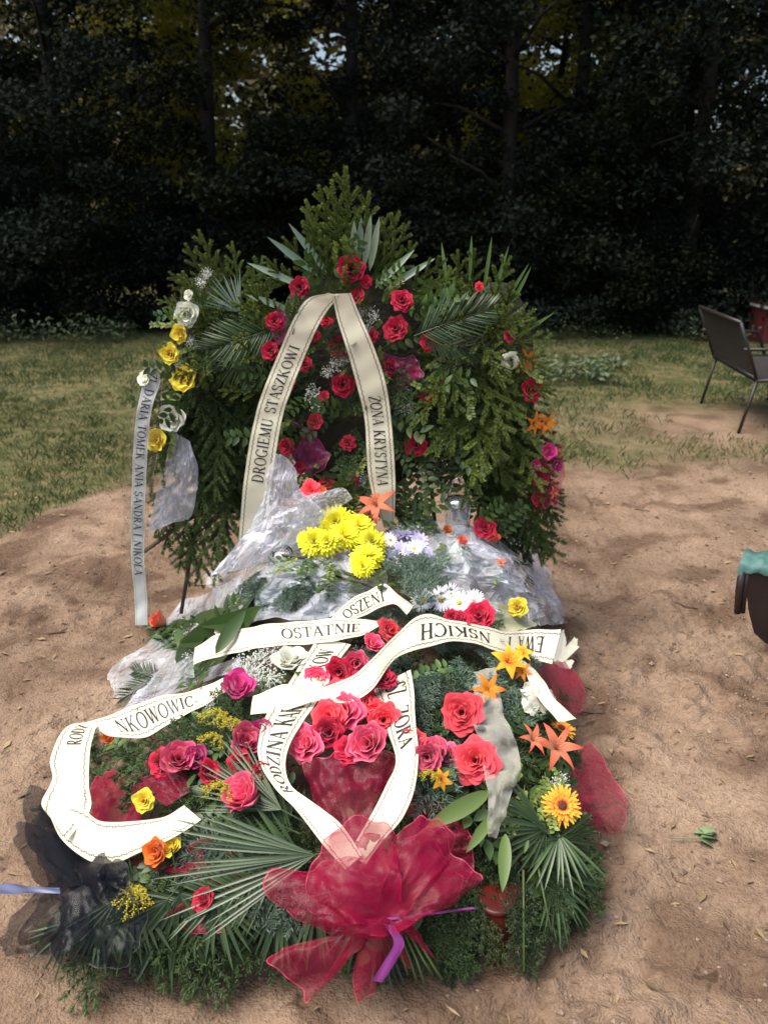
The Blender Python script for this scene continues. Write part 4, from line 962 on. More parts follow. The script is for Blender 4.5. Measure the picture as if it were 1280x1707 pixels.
def stand(parent, pts, r=.009):
    mb = MB()
    for a, b in pts: mb.tube([a, b], r, r, 6)
    wobj('wooden_stand', mb, 'wood', parent)
def hang(parent, keys, poly, n, Y, dy, s0, s1, seed, dirf, name):
    rd = random.Random(seed)
    for k in range(n):
        x, y = inside(poly, rd); p = P(x, y, Y + rd.uniform(-dy, dy)); d = Vector(dirf(x, y)) + Vector((rd.gauss(0, .25), rd.gauss(0, .2), rd.gauss(0, .2)))
        placex(name, ME[rd.choice(keys)], parent, p, d, (rd.gauss(0, .3), -1, .4), rd.uniform(s0, s1))

# ---- left wreath, seen from its side: conifer back towards us, yellow and white roses on the outer rim
WL = thing('funeral_wreath', 'left wreath of drooping fir with yellow and white roses and hanging grey ribbon', 'wreath', (P(320, 985, 3.12).x, 3.12, 0), 'standing wreaths at the head of the grave')
polyL = [(330, 430), (400, 440), (450, 500), (455, 600), (430, 760), (410, 860), (350, 900), (290, 860), (275, 740), (290, 620), (300, 520)]
wreath_core(WL, polyL, 3.16, 1)
hang(WL, ['spruce0', 'spruce1', 'spruce2'], [(330, 470), (440, 520), (445, 720), (430, 840), (330, 880), (290, 830), (290, 600)], 90, 3.06, .06, .55, .95, 2, lambda x, y: ((x - 370) / 260, -.15, -1), 'spruce_branch')
hang(WL, ['finger0', 'finger1', 'bspruce2'], [(330, 520), (370, 480), (450, 520), (450, 600), (340, 620)], 30, 3.05, .08, .4, .65, 3, lambda x, y: ((x - 400) / 140, -.2, (620 - y) / 160), 'spruce_branch')
for (x, y, dx, dz, s) in [(372, 470, -.35, 1, .85), (352, 470, -.5, 1, .7), (400, 470, -.1, 1, .65), (420, 500, .1, .9, .6), (345, 500, -.8, .8, .7), (385, 480, -.25, 1, .6), (318, 505, -.9, .3, .5)]:
    placex('spruce_branch', ME['finger%d' % random.randrange(3)], WL, P(x, y + 12, 3.08), (dx, -.05, dz), (0, -1, .2), s * .78)
for (x, y, dx, dz, s) in [(470, 545, -1, -.25, .75), (465, 560, -1, -.55, .7)]:
    placex('palm_frond', ME['palm0'], WL, P(x, y, 2.94), (dx, -.2, dz), (0, -1, .3), s)
for (x, y, dx, dz, s) in [(345, 545, -.8, .7, .8), (400, 520, -.6, .8, .9)]:
    placex('palm_fan', ME['fanl'], WL, P(x, y, 3.02), (dx, -.1, dz), (0, -1, .3), s)
hang(WL, ['lsprig0', 'lsprig1', 'sprig2'], [(300, 500), (340, 500), (330, 600), (300, 740), (270, 720), (280, 600)], 16, 2.98, .04, .5, .8, 4, lambda x, y: (-.6, -.4, -.2), 'leaf_sprig')
for (x, y, key, s, lab) in [(312, 523, 'rose_white0', 1.15, 'greenish white rose at the top of the rim'), (300, 556, 'rose_yellow0', .9, None), (283, 590, 'rose_yellow1', .95, None), (307, 630, 'rose_yellow2', 1.25, 'largest yellow rose'), (288, 698, 'rose_white1', 1.3, 'round white rose'), (262, 734, 'rose_yellow0', 1.15, None), (315, 492, 'rose_white2', .5, None), (240, 632, 'rose_white1', .7, None)]:
    bloom(WL, 'rose', key, x, y, 0, (-.25, -1, .25), s, lab, Y=2.93)
for (x, y) in [(345, 455), (318, 570), (300, 610), (335, 470)]: place('white_filler', ME['puff0'], WL, P(x, y, 2.95), (0, -1, .3), None, .45)
crumple('cellophane_wrap', WL, 'cello_milky', [[(290, 722, 0), (318, 735, .02)], [(272, 780, .02), (330, 790, .03)], [(255, 850, .02), (318, 860, .02)], [(248, 890, 0), (290, 870, 0)]], .02, 9, 26, 3, plane=2.97)
stand(WL, [(P(355, 700, 3.2), Vector((P(300, 1000, 3.05).x, 3.05, 0))), (P(300, 930, 3.12), Vector((P(335, 900, 3.3).x, 3.3, .25))), (P(400, 700, 3.2), Vector((-.55, 3.55, 0))), (P(240, 920, 3.0), P(330, 855, 3.1)), (P(285, 828, 2.99), P(330, 826, 3.1))])
o, st = ribbon(WL, [(258, 615, 240, 612, 2.92), (268, 632, 240, 628, 2.93), (257, 670, 232, 668, 2.91), (250, 705, 226, 704, 2.9), (246, 760, 222, 760, 2.89), (242, 850, 219, 850, 2.88), (241, 930, 219, 930, 2.87), (246, 1000, 225, 1000, 2.86), (246, 1042, 226, 1042, 2.82)], 'ribbon_grey', plane=True, label='grey white lettered ribbon hanging at the left')
lettering(st, 'ZL DARIA TOMEK ANIA SANDRA I NIKOLA', .02, st.L * .80, o, .22, .80)
ribbon(WL, [(272, 632, 234, 632, 2.95), (268, 690, 222, 690, 2.93), (262, 760, 212, 760, 2.91), (250, 830, 206, 860, 2.90), (248, 930, 212, 930, 2.89), (252, 1000, 216, 1000, 2.88), (250, 1042, 220, 1044, 2.84)], 'beige_tulle', plane=True, label='sheer beige backing ribbon')

# ---- right wreath, its front turned away to the right
WR = thing('funeral_wreath', 'right wreath of drooping fir with orange and crimson flowers along its outer edge', 'wreath', (P(850, 960, 3.12).x, 3.12, 0), 'standing wreaths at the head of the grave')
polyR = [(740, 480), (800, 450), (860, 500), (880, 600), (895, 780), (900, 880), (850, 870), (790, 800), (760, 640)]
wreath_core(WR, polyR, 3.16, 2)
hang(WR, ['finger0', 'finger1', 'bspruce2'], [(740, 520), (790, 500), (850, 550), (860, 640), (760, 640), (740, 570)], 36, 3.02, .07, .4, .62, 12, lambda x, y: ((x - 790) / 160, -.3, (600 - y) / 200), 'spruce_branch')
hang(WR, ['spruce0', 'spruce1', 'bspruce2'], [(770, 600), (870, 620), (895, 860), (840, 860), (790, 740)], 80, 3.04, .06, .5, .85, 13, lambda x, y: ((x - 790) / 300, -.15, -1), 'spruce_branch')
hang(WR, ['finger0', 'finger1', 'lsprig1'], [(740, 560), (850, 560), (870, 740), (790, 760)], 30, 2.93, .03, .6, 1.0, 14, lambda x, y: ((x - 790) / 160, -.4, -.4), 'leaf_sprig')
for (x, y, dx, dz, s) in [(745, 520, -.1, 1, .5), (760, 510, .0, 1, .6), (800, 540, .5, 1, .5), (780, 500, .1, 1, .55), (845, 560, .7, .7, .4)]:
    placex('spruce_branch', ME['finger%d' % random.randrange(3)], WR, P(x, y, 3.06), (dx, -.05, dz), (0, -1, .2), s)
for (x, y, dx, dz, L_) in [(745, 480, -.15, 1, .16), (782, 470, .02, 1, .16), (805, 490, .12, 1, .20), (815, 510, .3, 1, .22), (845, 520, .5, 1, .18), (860, 560, .9, .55, .16), (830, 520, .55, .9, .2)]:
    mb = MB(); mb.leaf(P(x, y, 3.05), (dx, 0, dz), (0, -1, 0), L_, .014, .05, 6, b=.2); wobj('blade_leaf', mb, 'light_leaf', WR)
placex('palm_frond', ME['palm1'], WR, P(690, 560, 2.87), (1, -.15, .42), (0, -1, .3), .72); placex('palm_frond', ME['palm2'], WR, P(700, 560, 2.87), (1, -.15, -.25), (0, -1, .3), .55)
for (x, y, key, s, nm) in [(850, 600, 'rose_white0', .8, 'rose'), (873, 600, 'orangelily', .75, 'lily'), (885, 650, 'rose_red0', 1.05, 'rose'), (886, 705, 'orangelily', .75, 'lily'), (908, 705, 'orangelily', .7, 'lily'), (895, 740, 'lsprig0', .5, 'leaf_sprig'), (912, 752, 'rose_hot', .8, 'rose'), (900, 800, 'rose_red1', .8, 'rose'), (925, 775, 'rose_hot', .6, 'rose'), (890, 775, 'rose_hot', .6, 'rose'),
                           (895, 830, 'rose_red2', .65, 'rose'), (920, 820, 'salmonlily', .4, 'lily'), (848, 560, 'rose_red0', .55, 'rose'), (798, 478, 'rose_coral0', .4, 'rose')]:
    bloom(WR, nm, key, x, y, 0, (.5, -.9, .15), s * 1.05, None, Y=2.86)
lobe('tulle_bow', WR, 'crimson_tulle', (895, 770), [(935, 740), (940, 790), (925, 840), (890, 850)], [.05, .05, .05, .03], .02, .014, 3, plane=2.9, seed=5)
stand(WR, [(P(830, 700, 3.22), Vector((P(905, 960, 3.1).x, 3.1, .0))), (P(800, 700, 3.22), Vector((.45, 3.55, 0)))])

# ---- centre wreath facing us
WC = thing('funeral_wreath', 'middle wreath of red roses and pale palm blades with two cream ribbon tails', 'wreath', (P(580, 985, 3.1).x, 3.1, .0), 'standing wreaths at the head of the grave')
polyC = [(580, 400), (660, 460), (720, 520), (750, 620), (760, 740), (720, 830), (640, 870), (500, 870), (430, 800), (430, 640), (450, 520), (510, 450)]
wreath_core(WC, polyC, 3.1, 3)
hang(WC, ['finger0', 'finger1', 'finger2'], [(540, 430), (620, 430), (650, 470), (530, 470)], 18, 3.05, .04, .4, .7, 21, lambda x, y: ((x - 585) / 120, -.1, 1), 'spruce_branch')
for (x, y, dx, dz, s) in [(583, 440, -.03, 1, .98), (570, 430, -.12, 1, .8), (600, 440, .15, 1, .75), (548, 440, -.35, 1, .7), (628, 450, .4, 1, .65), (530, 470, -.7, .9, .6), (640, 470, .7, .8, .55), (560, 420, -.25, 1, .7)]:
    placex('spruce_branch', ME['finger%d' % random.randrange(3)], WC, P(x, y, 3.06), (dx, -.03, dz), (0, -1, .15), s)
polyCi = [(580, 440), (650, 480), (710, 540), (740, 640), (745, 760), (700, 830), (500, 850), (450, 780), (440, 640), (470, 540), (520, 470)]
hang(WC, ['finger0', 'finger1', 'finger2'], [(440, 500), (500, 470), (470, 620), (440, 700)], 10, 3.0, .03, .4, .6, 27, lambda x, y: (-.6, -.3, .3), 'spruce_branch')
hang(WC, ['finger0', 'finger1', 'finger2'], [(660, 470), (740, 490), (750, 640), (700, 640)], 12, 3.0, .03, .4, .6, 28, lambda x, y: (.6, -.3, .4), 'spruce_branch')
hang(WC, ['sprig0', 'sprig1', 'sprig2'], polyCi, 64, 2.96, .04, .6, 1.0, 22, lambda x, y: ((x - 590) / 160, -.6, (640 - y) / 200), 'leaf_sprig')
hang(WC, ['lsprig0', 'lsprig1', 'lsprig2'], polyCi, 30, 2.93, .03, .5, .9, 23, lambda x, y: ((x - 590) / 160, -.8, (640 - y) / 200), 'filler_sprig')
hang(WC, ['fir0', 'fir1', 'fir2'], [(430, 500), (750, 560), (760, 800), (440, 800)], 26, 2.99, .03, .5, .8, 24, lambda x, y: ((x - 590) / 120, -.5, -.3), 'fir_branch')
for (x0, y0, x1, y1) in [(545, 455, 482, 372), (530, 460, 446, 394), (510, 480, 412, 437), (490, 520, 410, 490), (625, 480, 690, 416), (640, 485, 724, 430), (597, 440, 602, 362), (607, 445, 618, 358), (616, 452, 632, 362), (590, 440, 590, 368)]:
    a, b = P(x0, y0, 3.0), P(x1, y1, 2.97); mb = MB(); mb.leaf(a, b - a, (0, -1, .5), (b - a).length, .026, .03, 7, b=random.random(), fold=.35); wobj('palm_blade', mb, 'blade', WC)
RC = [(585, 449, 1.35, 0), (500, 479, 1.0, 0), (592, 496, 1.1, 1), (670, 500, 1.05, 2), (660, 548, 1.25, 1), (566, 579, 1.05, 0), (572, 641, 1.2, 0), (507, 606, .8, 2), (716, 571, .95, 1), (650, 612, .9, 1), (458, 535, .9, 1), (452, 585, .95, 0), (526, 704, .9, 0), (580, 738, .8, 2), (733, 648, .9, 1), (712, 660, .8, 2), (694, 743, 1.15, 1), (478, 745, .9, 1), (545, 533, .8, 0), (545, 802, .8, 2), (525, 560, .6, 1)]
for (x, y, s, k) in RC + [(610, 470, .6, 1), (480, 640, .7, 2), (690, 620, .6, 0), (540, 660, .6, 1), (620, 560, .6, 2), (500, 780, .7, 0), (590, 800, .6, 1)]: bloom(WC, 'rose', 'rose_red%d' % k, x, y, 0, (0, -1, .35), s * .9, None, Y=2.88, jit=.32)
for (x, y, s) in [(620, 525, .9), (612, 548, .8), (560, 605, .9), (545, 620, .7), (520, 655, 1.0), (528, 680, .8), (680, 680, .9), (690, 700, .7), (605, 800, .9), (600, 520, .7), (575, 600, .5)]:
    place('white_filler', ME['puff%d' % random.randrange(3)], WC, P(x, y, 2.89), (0, -1, .3), None, s * .75)
lobe('tulle_accent', WC, 'plum_tulle', (640, 640), [(635, 590), (690, 595), (702, 630), (668, 652)], [.05, .06, .06, .05], .03, .012, 3, plane=2.92, seed=1)
lobe('tulle_accent', WC, 'plum_tulle', (500, 720), [(478, 700), (520, 720), (548, 765), (520, 790), (480, 760)], [.05, .06, .06, .05, .04], .03, .014, 4, plane=2.92, seed=2)
lobe('tulle_accent', WC, 'plum_tulle', (455, 560), [(450, 530), (470, 515), (480, 545), (468, 575)], [.05, .06, .06, .05], .03, .008, 3, plane=2.94, seed=3)
stand(WC, [(Vector((-.25, 3.25, 1.0)), Vector((-.30, 3.12, .0))), (Vector((.15, 3.25, 1.0)), Vector((.25, 3.12, 0))), (Vector((-.1, 3.22, 1.1)), Vector((-.1, 3.75, 0)))])
o, st = ribbon(WC, [(398, 900, 440, 900, 2.80), (408, 790, 455, 790, 2.78), (424, 700, 470, 700, 2.80), (439, 650, 486, 650, 2.81), (468, 580, 512, 585, 2.82), (490, 530, 530, 545, 2.82), (512, 499, 548, 515, 2.82), (548, 488, 568, 492, 2.80)], plane=True, label='cream ribbon tail on the left')
lettering(st, 'DROGIEMU STASZKOWI', st.L * .24, st.L * .76, o, .30, .72, .2)
o, st = ribbon(WC, [(585, 489, 553, 490, 2.80), (600, 525, 562, 532, 2.81), (622, 575, 577, 580, 2.80), (642, 635, 594, 640, 2.80), (652, 700, 608, 703, 2.80), (659, 800, 615, 800, 2.78), (657, 880, 640, 880, 2.80)], plane=True, label='cream ribbon tail on the right')
lettering(st, 'ŻONA KRYSTYNA', st.L * .42, st.L * .80, o, .30, .72, .1)

# ================================================================ SPRAYS ON THE MOUND
FIR = ['fir0', 'fir1', 'fir2']; BF = ['bfir0', 'bfir1', 'bfir2']; SPR = ['sprig0', 'sprig1', 'sprig2']; PALM = ['palm0', 'palm1', 'palm2']; FAN = ['fan0', 'fan1', 'fan2']
def root_at(px, py): p = S(px, py, 0); return (p.x, p.y, 0)

# ---- front centre spray with pink roses and the crimson bow
A1 = thing('grave_spray', 'front spray of pink roses with crimson tulle bow and crossed cream ribbons', 'flower spray', root_at(610, 1400), 'flower sprays laid on the mound')
greens(A1, FIR, [(330, 1180), (700, 1130), (740, 1320), (680, 1420), (420, 1480), (300, 1420)], 44, -.01, .04, .6, .95, 31, (560, 1230), .6)
greens(A1, SPR, [(360, 1160), (720, 1130), (740, 1330), (640, 1430), (420, 1440)], 30, .0, .06, .6, 1.0, 32, (560, 1250), .3)
for (x, y, x1, y1, s) in [(500, 1390, 300, 1300, .62), (520, 1420, 260, 1430, .78), (500, 1450, 290, 1520, .7), (470, 1330, 330, 1290, .5)]:
    a, b = S(x, y, .07), S(x1, y1, .10); placex('palm_frond', ME[random.choice(PALM)], A1, a, b - a, (0, -.8, .8), s)
for (x, y, x1, y1, s) in [(525, 1425, 270, 1470, .95), (470, 1350, 320, 1270, .7)]:
    a, b = S(x, y, .09), S(x1, y1, .13); placex('palm_fan', ME['bigfan'], A1, a, b - a, (0, -.8, .8), s)
greens(A1, FAN, [(380, 1450), (640, 1450), (640, 1520), (420, 1520)], 9, .02, .06, .45, .65, 33, (570, 1380), .8)
greens(A1, BF, [(400, 1380), (500, 1360), (500, 1440), (420, 1460)], 5, .03, .07, .5, .7, 34, (500, 1300), .3)
PK = [(412, 1242, 'rose_pink0', 1.2), (512, 1240, 'rose_pink2', 1.2), (616, 1240, 'rose_pink1', 1.2), (575, 1186, 'rose_pink2', 1.3), (412, 1328, 'rose_pink0', 1.25), (622, 1180, 'rose_coral0', 1.1), (548, 1222, 'rose_red2', 1.0), (600, 1145, 'rose_red0', 1.1), (560, 1160, 'rose_coral2', 1.0), (440, 1222, 'rose_hot', .9), (350, 1290, 'rose_red1', .8), (400, 1275, 'rose_red2', .8), (580, 1250, 'rose_red1', .9), (530, 1130, 'rose_pink1', .8), (690, 1240, 'rose_coral1', .9), (745, 1262, 'rose_pink2', .9), (640, 1130, 'rose_red2', .8), (620, 1075, 'rose_pink1', .8), (595, 1106, 'rose_pink1', 1.0), (395, 1150, 'rose_hot', 1.25), (548, 1196, 'rose_coral0', 1.1), (640, 1200, 'rose_coral1', 1.0), (650, 1052, 'rose_coral2', .95), (725, 1255, 'rose_pink0', 1.0), (566, 1120, 'rose_red1', 1.0), (440, 1290, 'rose_red0', .8), (672, 1060, 'rose_orange', .6)]
rdp = random.Random(3)
for x, y, k, s in PK: bloom(A1, 'rose', k, x, y, .085 + rdp.uniform(-.02, .015), (rdp.uniform(-.5, .3), -.35, .9) if k in ('rose_pink0', 'rose_hot') else (rdp.uniform(-.35, .25), -.65, .7), (s * rdp.uniform(.98, 1.12), s * rdp.uniform(.88, 1.02), s * rdp.uniform(.95, 1.2)), jit=.28)
for x, y, s in [(372, 1192, 1.1), (395, 1205, .9), (378, 1312, 1.0), (365, 1230, .9), (720, 1290, .7)]: placex('goldenrod_plume', ME['plume%d' % random.randrange(3)], A1, S(x, y, .09), (-.3, -.6, .6), (0, 0, 1), s * .8)
for x, y, s in [(430, 1110, 1.2), (455, 1130, 1.0), (410, 1105, 1.0), (400, 1125, .9), (440, 1090, 1.0), (470, 1080, .9), (425, 1130, .9), (350, 1170, .6)]: place('white_filler', ME['puff%d' % random.randrange(3)], A1, S(x, y, .06), (0, -.5, 1), None, s * .8)
bloom(A1, 'rose', 'rose_white2', 485, 1100, .06, (0, -.5, .9), 1.35, 'white rose between the ribbons')
greens(A1, FIR, [(330, 1200), (390, 1180), (430, 1220), (340, 1260)], 7, .03, .06, .45, .6, 35, (430, 1240), .1)
greens(A1, BF + FIR, [(590, 1050), (700, 1040), (890, 1065), (860, 1110), (600, 1110)], 16, .0, .05, .5, .8, 36, (740, 1120), .1)
greens(A1, FIR + FAN, [(400, 1500), (620, 1520), (760, 1500), (770, 1535), (600, 1550), (420, 1540)], 16, -.02, .02, .45, .65, 37, (590, 1420), .9)
greens(A1, FIR, [(690, 1420), (800, 1420), (800, 1500), (700, 1500)], 10, -.02, .02, .4, .6, 38, (720, 1380), 1.0)
# sheer fan behind the bow, then the bow
lobe('tulle_fan', A1, 'crimson_tulle', (595, 1420), [(520, 1330), (510, 1270), (545, 1258), (590, 1262), (640, 1258), (665, 1275), (660, 1330)], [.05, .07, .09, .09, .09, .07, .05], .05, .012, 4, seed=9)
lobe('tulle_fan', A1, 'crimson_tulle', (580, 1250), [(520, 1220), (535, 1170), (590, 1140), (645, 1160), (650, 1215)], [.03, .05, .05, .05, .03], .03, .012, 4, seed=10)
def bow(parent, mt, knot, parts, kl=.10, seed=0):
    for i, (out, lf, amp, sag) in enumerate(parts):
        nm = 'bow_loop' if i < 5 else 'bow_tail'; lobe(nm, parent, mt, knot, out, lf, kl, amp * .7, 3, seed=seed + i, sag=sag)
        if i < 4:   # the back half of the loop
            ins = [(knot[0] + (x - knot[0]) * (.80 + .04 * math.sin(3 * k)) + 6, knot[1] + (y - knot[1]) * .84) for k, (x, y) in enumerate(out)]
            lobe(nm, parent, mt, knot, ins, [l - .03 for l in lf], kl - .02, amp * .9, 3, seed=seed + 20 + i, sag=-sag * .3)
bow(A1, 'crimson_tulle', (648, 1528), [
    ([(630, 1565), (560, 1555), (495, 1530), (455, 1500), (448, 1452), (515, 1450), (560, 1435), (605, 1425), (640, 1400)], [.11] * 9, .016, .03),
    ([(575, 1540), (520, 1490), (515, 1440), (555, 1395), (600, 1360), (650, 1385), (668, 1440), (662, 1500)], [.13] * 8, .014, .035),
    ([(635, 1480), (650, 1410), (690, 1368), (728, 1362), (752, 1400), (745, 1440), (700, 1500)], [.13, .13, .13, .12, .12, .11, .10], .014, .03),
    ([(680, 1545), (740, 1515), (798, 1466), (762, 1425), (730, 1385), (690, 1390), (660, 1440)], [.11] * 7, .014, .02),
    ([(470, 1580), (455, 1600), (490, 1640), (520, 1665), (560, 1600), (585, 1555), (540, 1545), (500, 1540)], [.07, .07, .07, .07, .08, .09, .09, .09], .010, .01),
    ([(600, 1560), (592, 1620), (600, 1668), (625, 1655), (640, 1600), (660, 1590), (680, 1610), (672, 1560)], [.08, .08, .08, .08, .08, .08, .08, .09], .008, .01),
    ([(670, 1545), (700, 1570), (725, 1600), (700, 1560), (690, 1540)], [.08, .08, .08, .08, .09], .006, .005)], .12, 40)
for pts in ([(648, 1540, .12), (665, 1570, .12), (650, 1600, .11), (628, 1635, .10)], [(648, 1530, .13), (690, 1525, .12), (730, 1520, .11), (790, 1512, .10)]):
    wdd = 9 if pts[0][1] == 1540 else 4
    ribbon(A1, [(x - wdd, y, x + wdd, y + 3, l) for x, y, l in pts], 'purple', name='curling_ribbon')
mb = MB()
for k in range(5): mb.tube([S(660 + 8 * k, 1560, .06), S(672 + 11 * k, 1600, .06), S(680 + 14 * k, 1625 + 8 * (k % 3), .05)], .003, .003, 5)
wobj('flower_stem', mb, 'stem', A1)
o, st = ribbon(A1, [(575, 1450, 604, 1425, .10), (540, 1410, 572, 1378, .12), (495, 1352, 540, 1350, .13), (455, 1310, 487, 1312, .13), (431, 1262, 476, 1268, .12), (433, 1225, 490, 1228, .11), (447, 1185, 518, 1184, .09), (475, 1150, 545, 1145, .08), (498, 1110, 560, 1108, .07), (530, 1065, 585, 1075, .06)], label='cream ribbon tail lettered along its left side')
lettering(st, 'RODZINA KARC', st.L * .26, st.L * .68, o, .22, .70, .05); lettering(st, 'OKÓW', st.L * .79, st.L * .95, o, .3, .72, .05)
o, st = ribbon(A1, [(684, 1115, 622, 1148, .05), (690, 1150, 634, 1178, .08), (692, 1200, 648, 1225, .10), (697, 1250, 660, 1268, .12), (692, 1310, 645, 1305, .12), (672, 1362, 622, 1352, .12), (640, 1400, 600, 1390, .11), (610, 1440, 580, 1425, .10)], label='cream ribbon loop lettered along its right side')
lettering(st, 'SZ  ZORA', st.L * .06, st.L * .50, o, .26, .80, .05)
o, st = ribbon(A1, [(920, 1106, 935, 1048, .08), (875, 1098, 880, 1050, .09), (837, 1088, 837, 1051, .10), (766, 1068, 760, 1034, .13), (704, 1082, 705, 1024, .14), (659, 1098, 662, 1056, .14), (618, 1152, 603, 1114, .14), (575, 1172, 560, 1138, .13), (530, 1168, 515, 1150, .12), (480, 1182, 475, 1140, .11), (418, 1192, 422, 1160, .09)], label='wavy cream ribbon band across the top')
lettering(st, 'EWA', st.L * .04, st.L * .13, o, .25, .75, .0); lettering(st, 'I', st.L * .16, st.L * .175, o, .25, .7, 0); lettering(st, 'NSKICH', st.L * .24, st.L * .46, o, .3, .76, .0)
o, st = ribbon(A1, [(325, 1079, 322, 1107, .08), (362, 1059, 368, 1094, .09), (410, 1047, 412, 1084, .10), (475, 1037, 487, 1075, .10), (550, 1032, 555, 1069, .10), (600, 1032, 600, 1060, .09), (640, 1034, 636, 1042, .08)], label='cream ribbon band at the upper left')
lettering(st, 'OSTATNIE', st.L * .50, st.L * .88, o, .28, .72, .1)
o, st = ribbon(A1, [(545, 1038, 566, 1046, .10), (581, 1002, 602, 1028, .12), (612, 985, 626, 1016, .13), (640, 974, 648, 1008, .14), (662, 990, 660, 1010, .13), (690, 1010, 678, 1024, .11)], label='short cream ribbon arching at the top')
lettering(st, 'OSZENI', st.L * .14, st.L * .66, o, .22, .75, .1)

# ---- left spray with the looped ribbon and the black bow
A2 = thing('grave_spray', 'left spray of dark greens with looping cream ribbon and black tulle bow', 'flower spray', root_at(220, 1400), 'flower sprays laid on the mound')
greens(A2, FIR, [(150, 1230), (360, 1200), (400, 1400), (380, 1500), (180, 1500), (100, 1420)], 40, -.01, .03, .55, .85, 51, (240, 1340), .7)
greens(A2, SPR, [(150, 1230), (340, 1200), (370, 1300), (300, 1420), (180, 1440), (120, 1380)], 26, .0, .05, .6, .95, 52, (250, 1320), .4)
greens(A2, FAN, [(90, 1480), (400, 1470), (390, 1530), (130, 1535)], 13, .0, .06, .35, .7, 53, (220, 1400), .7)
greens(A2, ['fan0', 'fan1'], [(150, 1480), (240, 1480), (230, 1530), (150, 1530)], 5, .03, .06, .45, .6, 59, (220, 1420), .4)
for (x, y, x1, y1, s) in [(300, 1490, 330, 1620, .8), (280, 1500, 200, 1600, .7), (130, 1530, 90, 1610, .6), (350, 1490, 390, 1590, .7)]:
    a, b = S(x, y, .06), S(x1, y1, .03); placex('palm_fan', ME['fan%d' % random.randrange(3)], A2, a, b - a, (0, -.9, .4), s)
for x, y, k, s in [(298, 1268, 'rose_pink0', 1.2), (270, 1272, 'rose_red1', .9), (180, 1232, 'rose_orange', .6), (330, 1262, 'rose_hot', .8), (258, 1240, 'rose_pink1', .5), (240, 1335, 'rose_yellow1', .7), (262, 1420, 'rose_orange', .8), (285, 1412, 'rose_yellow2', .7), (90, 1320, 'rose_red2', .6), (340, 1500, 'rose_red0', .7)]: bloom(A2, 'rose', k, x, y, .07, (-.1, -.6, .75), s)
for x, y, s in [(226, 1475, .85), (235, 1480, .7)]: placex('goldenrod_plume', ME['plume%d' % random.randrange(3)], A2, S(x, y, .08), (0, -.6, .1), (0, -1, .4), s * .9)
lobe('tulle_fan', A2, 'crimson_tulle', (215, 1385), [(150, 1360), (160, 1300), (185, 1285), (215, 1300), (235, 1330)], [.04, .07, .09, .08, .05], .02, .014, 3, seed=60)
lobe('tulle_fan', A2, 'crimson_tulle', (300, 1330), [(230, 1310), (240, 1275), (270, 1258), (300, 1265)], [.04, .07, .07, .06], .03, .010, 3, seed=61)
lobe('tulle_fan', A1, 'crimson_tulle', (450, 1300), [(380, 1290), (385, 1255), (430, 1240), (470, 1262), (490, 1290)], [.04, .05, .06, .05, .04], .03, .014, 3, seed=63)
lobe('tulle_fan', A1, 'crimson_tulle', (700, 1400), [(660, 1340), (700, 1320), (760, 1350), (790, 1420), (770, 1480), (700, 1480)], [.03, .04, .04, .03, .03, .03], .03, .014, 3, seed=64)
lobe('tulle_fan', A2, 'crimson_tulle', (330, 1470), [(140, 1440), (200, 1425), (270, 1440), (330, 1400), (395, 1430), (400, 1520), (330, 1560), (270, 1520)], [.04, .05, .05, .06, .05, .05, .05, .05], .05, .014, 5, seed=62)
bow(A2, 'black_tulle', (140, 1475), [
    ([(100, 1470), (60, 1420), (38, 1365), (48, 1318), (85, 1318), (125, 1360), (170, 1410), (200, 1450)], [.08] * 8, .016, .03),
    ([(90, 1500), (55, 1460), (24, 1400), (34, 1372), (80, 1385), (150, 1410), (210, 1440), (220, 1480)], [.10] * 8, .016, .02),
    ([(110, 1470), (60, 1485), (20, 1530), (-2, 1585), (40, 1590), (90, 1590), (150, 1560)], [.09, .09, .06, .04, .05, .07, .09], .016, .02),
    ([(80, 1540), (90, 1590), (130, 1612), (190, 1612), (230, 1590), (240, 1530), (210, 1470)], [.08, .08, .06, .06, .06, .08, .09], .018, .02),
    ([(170, 1500), (180, 1470), (170, 1430), (130, 1410), (120, 1440)], [.10, .11, .11, .11, .10], .010, .03)], .12, 70)
ribbon(A2, [(-30, 1475, -30, 1489, .02), (20, 1473, 22, 1491, .05), (62, 1478, 62, 1488, .08), (100, 1480, 100, 1490, .1)], 'blueish', name='ribbon_tail', label='pale blue ribbon end')
o, st = ribbon(A2, [(73, 1347, 113, 1400, .09), (70, 1335, 150, 1350, .09), (88, 1300, 149, 1310, .11), (84, 1270, 149, 1275, .12), (92, 1240, 153, 1238, .12), (113, 1210, 163, 1214, .11), (150, 1203, 180, 1226, .10), (209, 1181, 240, 1228, .10), (262, 1163, 286, 1206, .10), (320, 1150, 332, 1180, .09), (392, 1122, 400, 1140, .07)], label='cream ribbon lettered along the upper side')
lettering(st, 'RODZ', st.L * .31, st.L * .42, o, .3, .68, .05); lettering(st, 'NKÓWOWIC', st.L * .53, st.L * .82, o, .24, .74, .15)
ribbon(A2, [(307, 1342, 335, 1366, .10), (272, 1362, 288, 1397, .10), (219, 1369, 230, 1423, .09), (166, 1368, 190, 1438, .08), (135, 1345, 148, 1434, .08), (110, 1340, 100, 1395, .07), (84, 1340, 78, 1352, .06)], label='cream ribbon fold along the lower side')

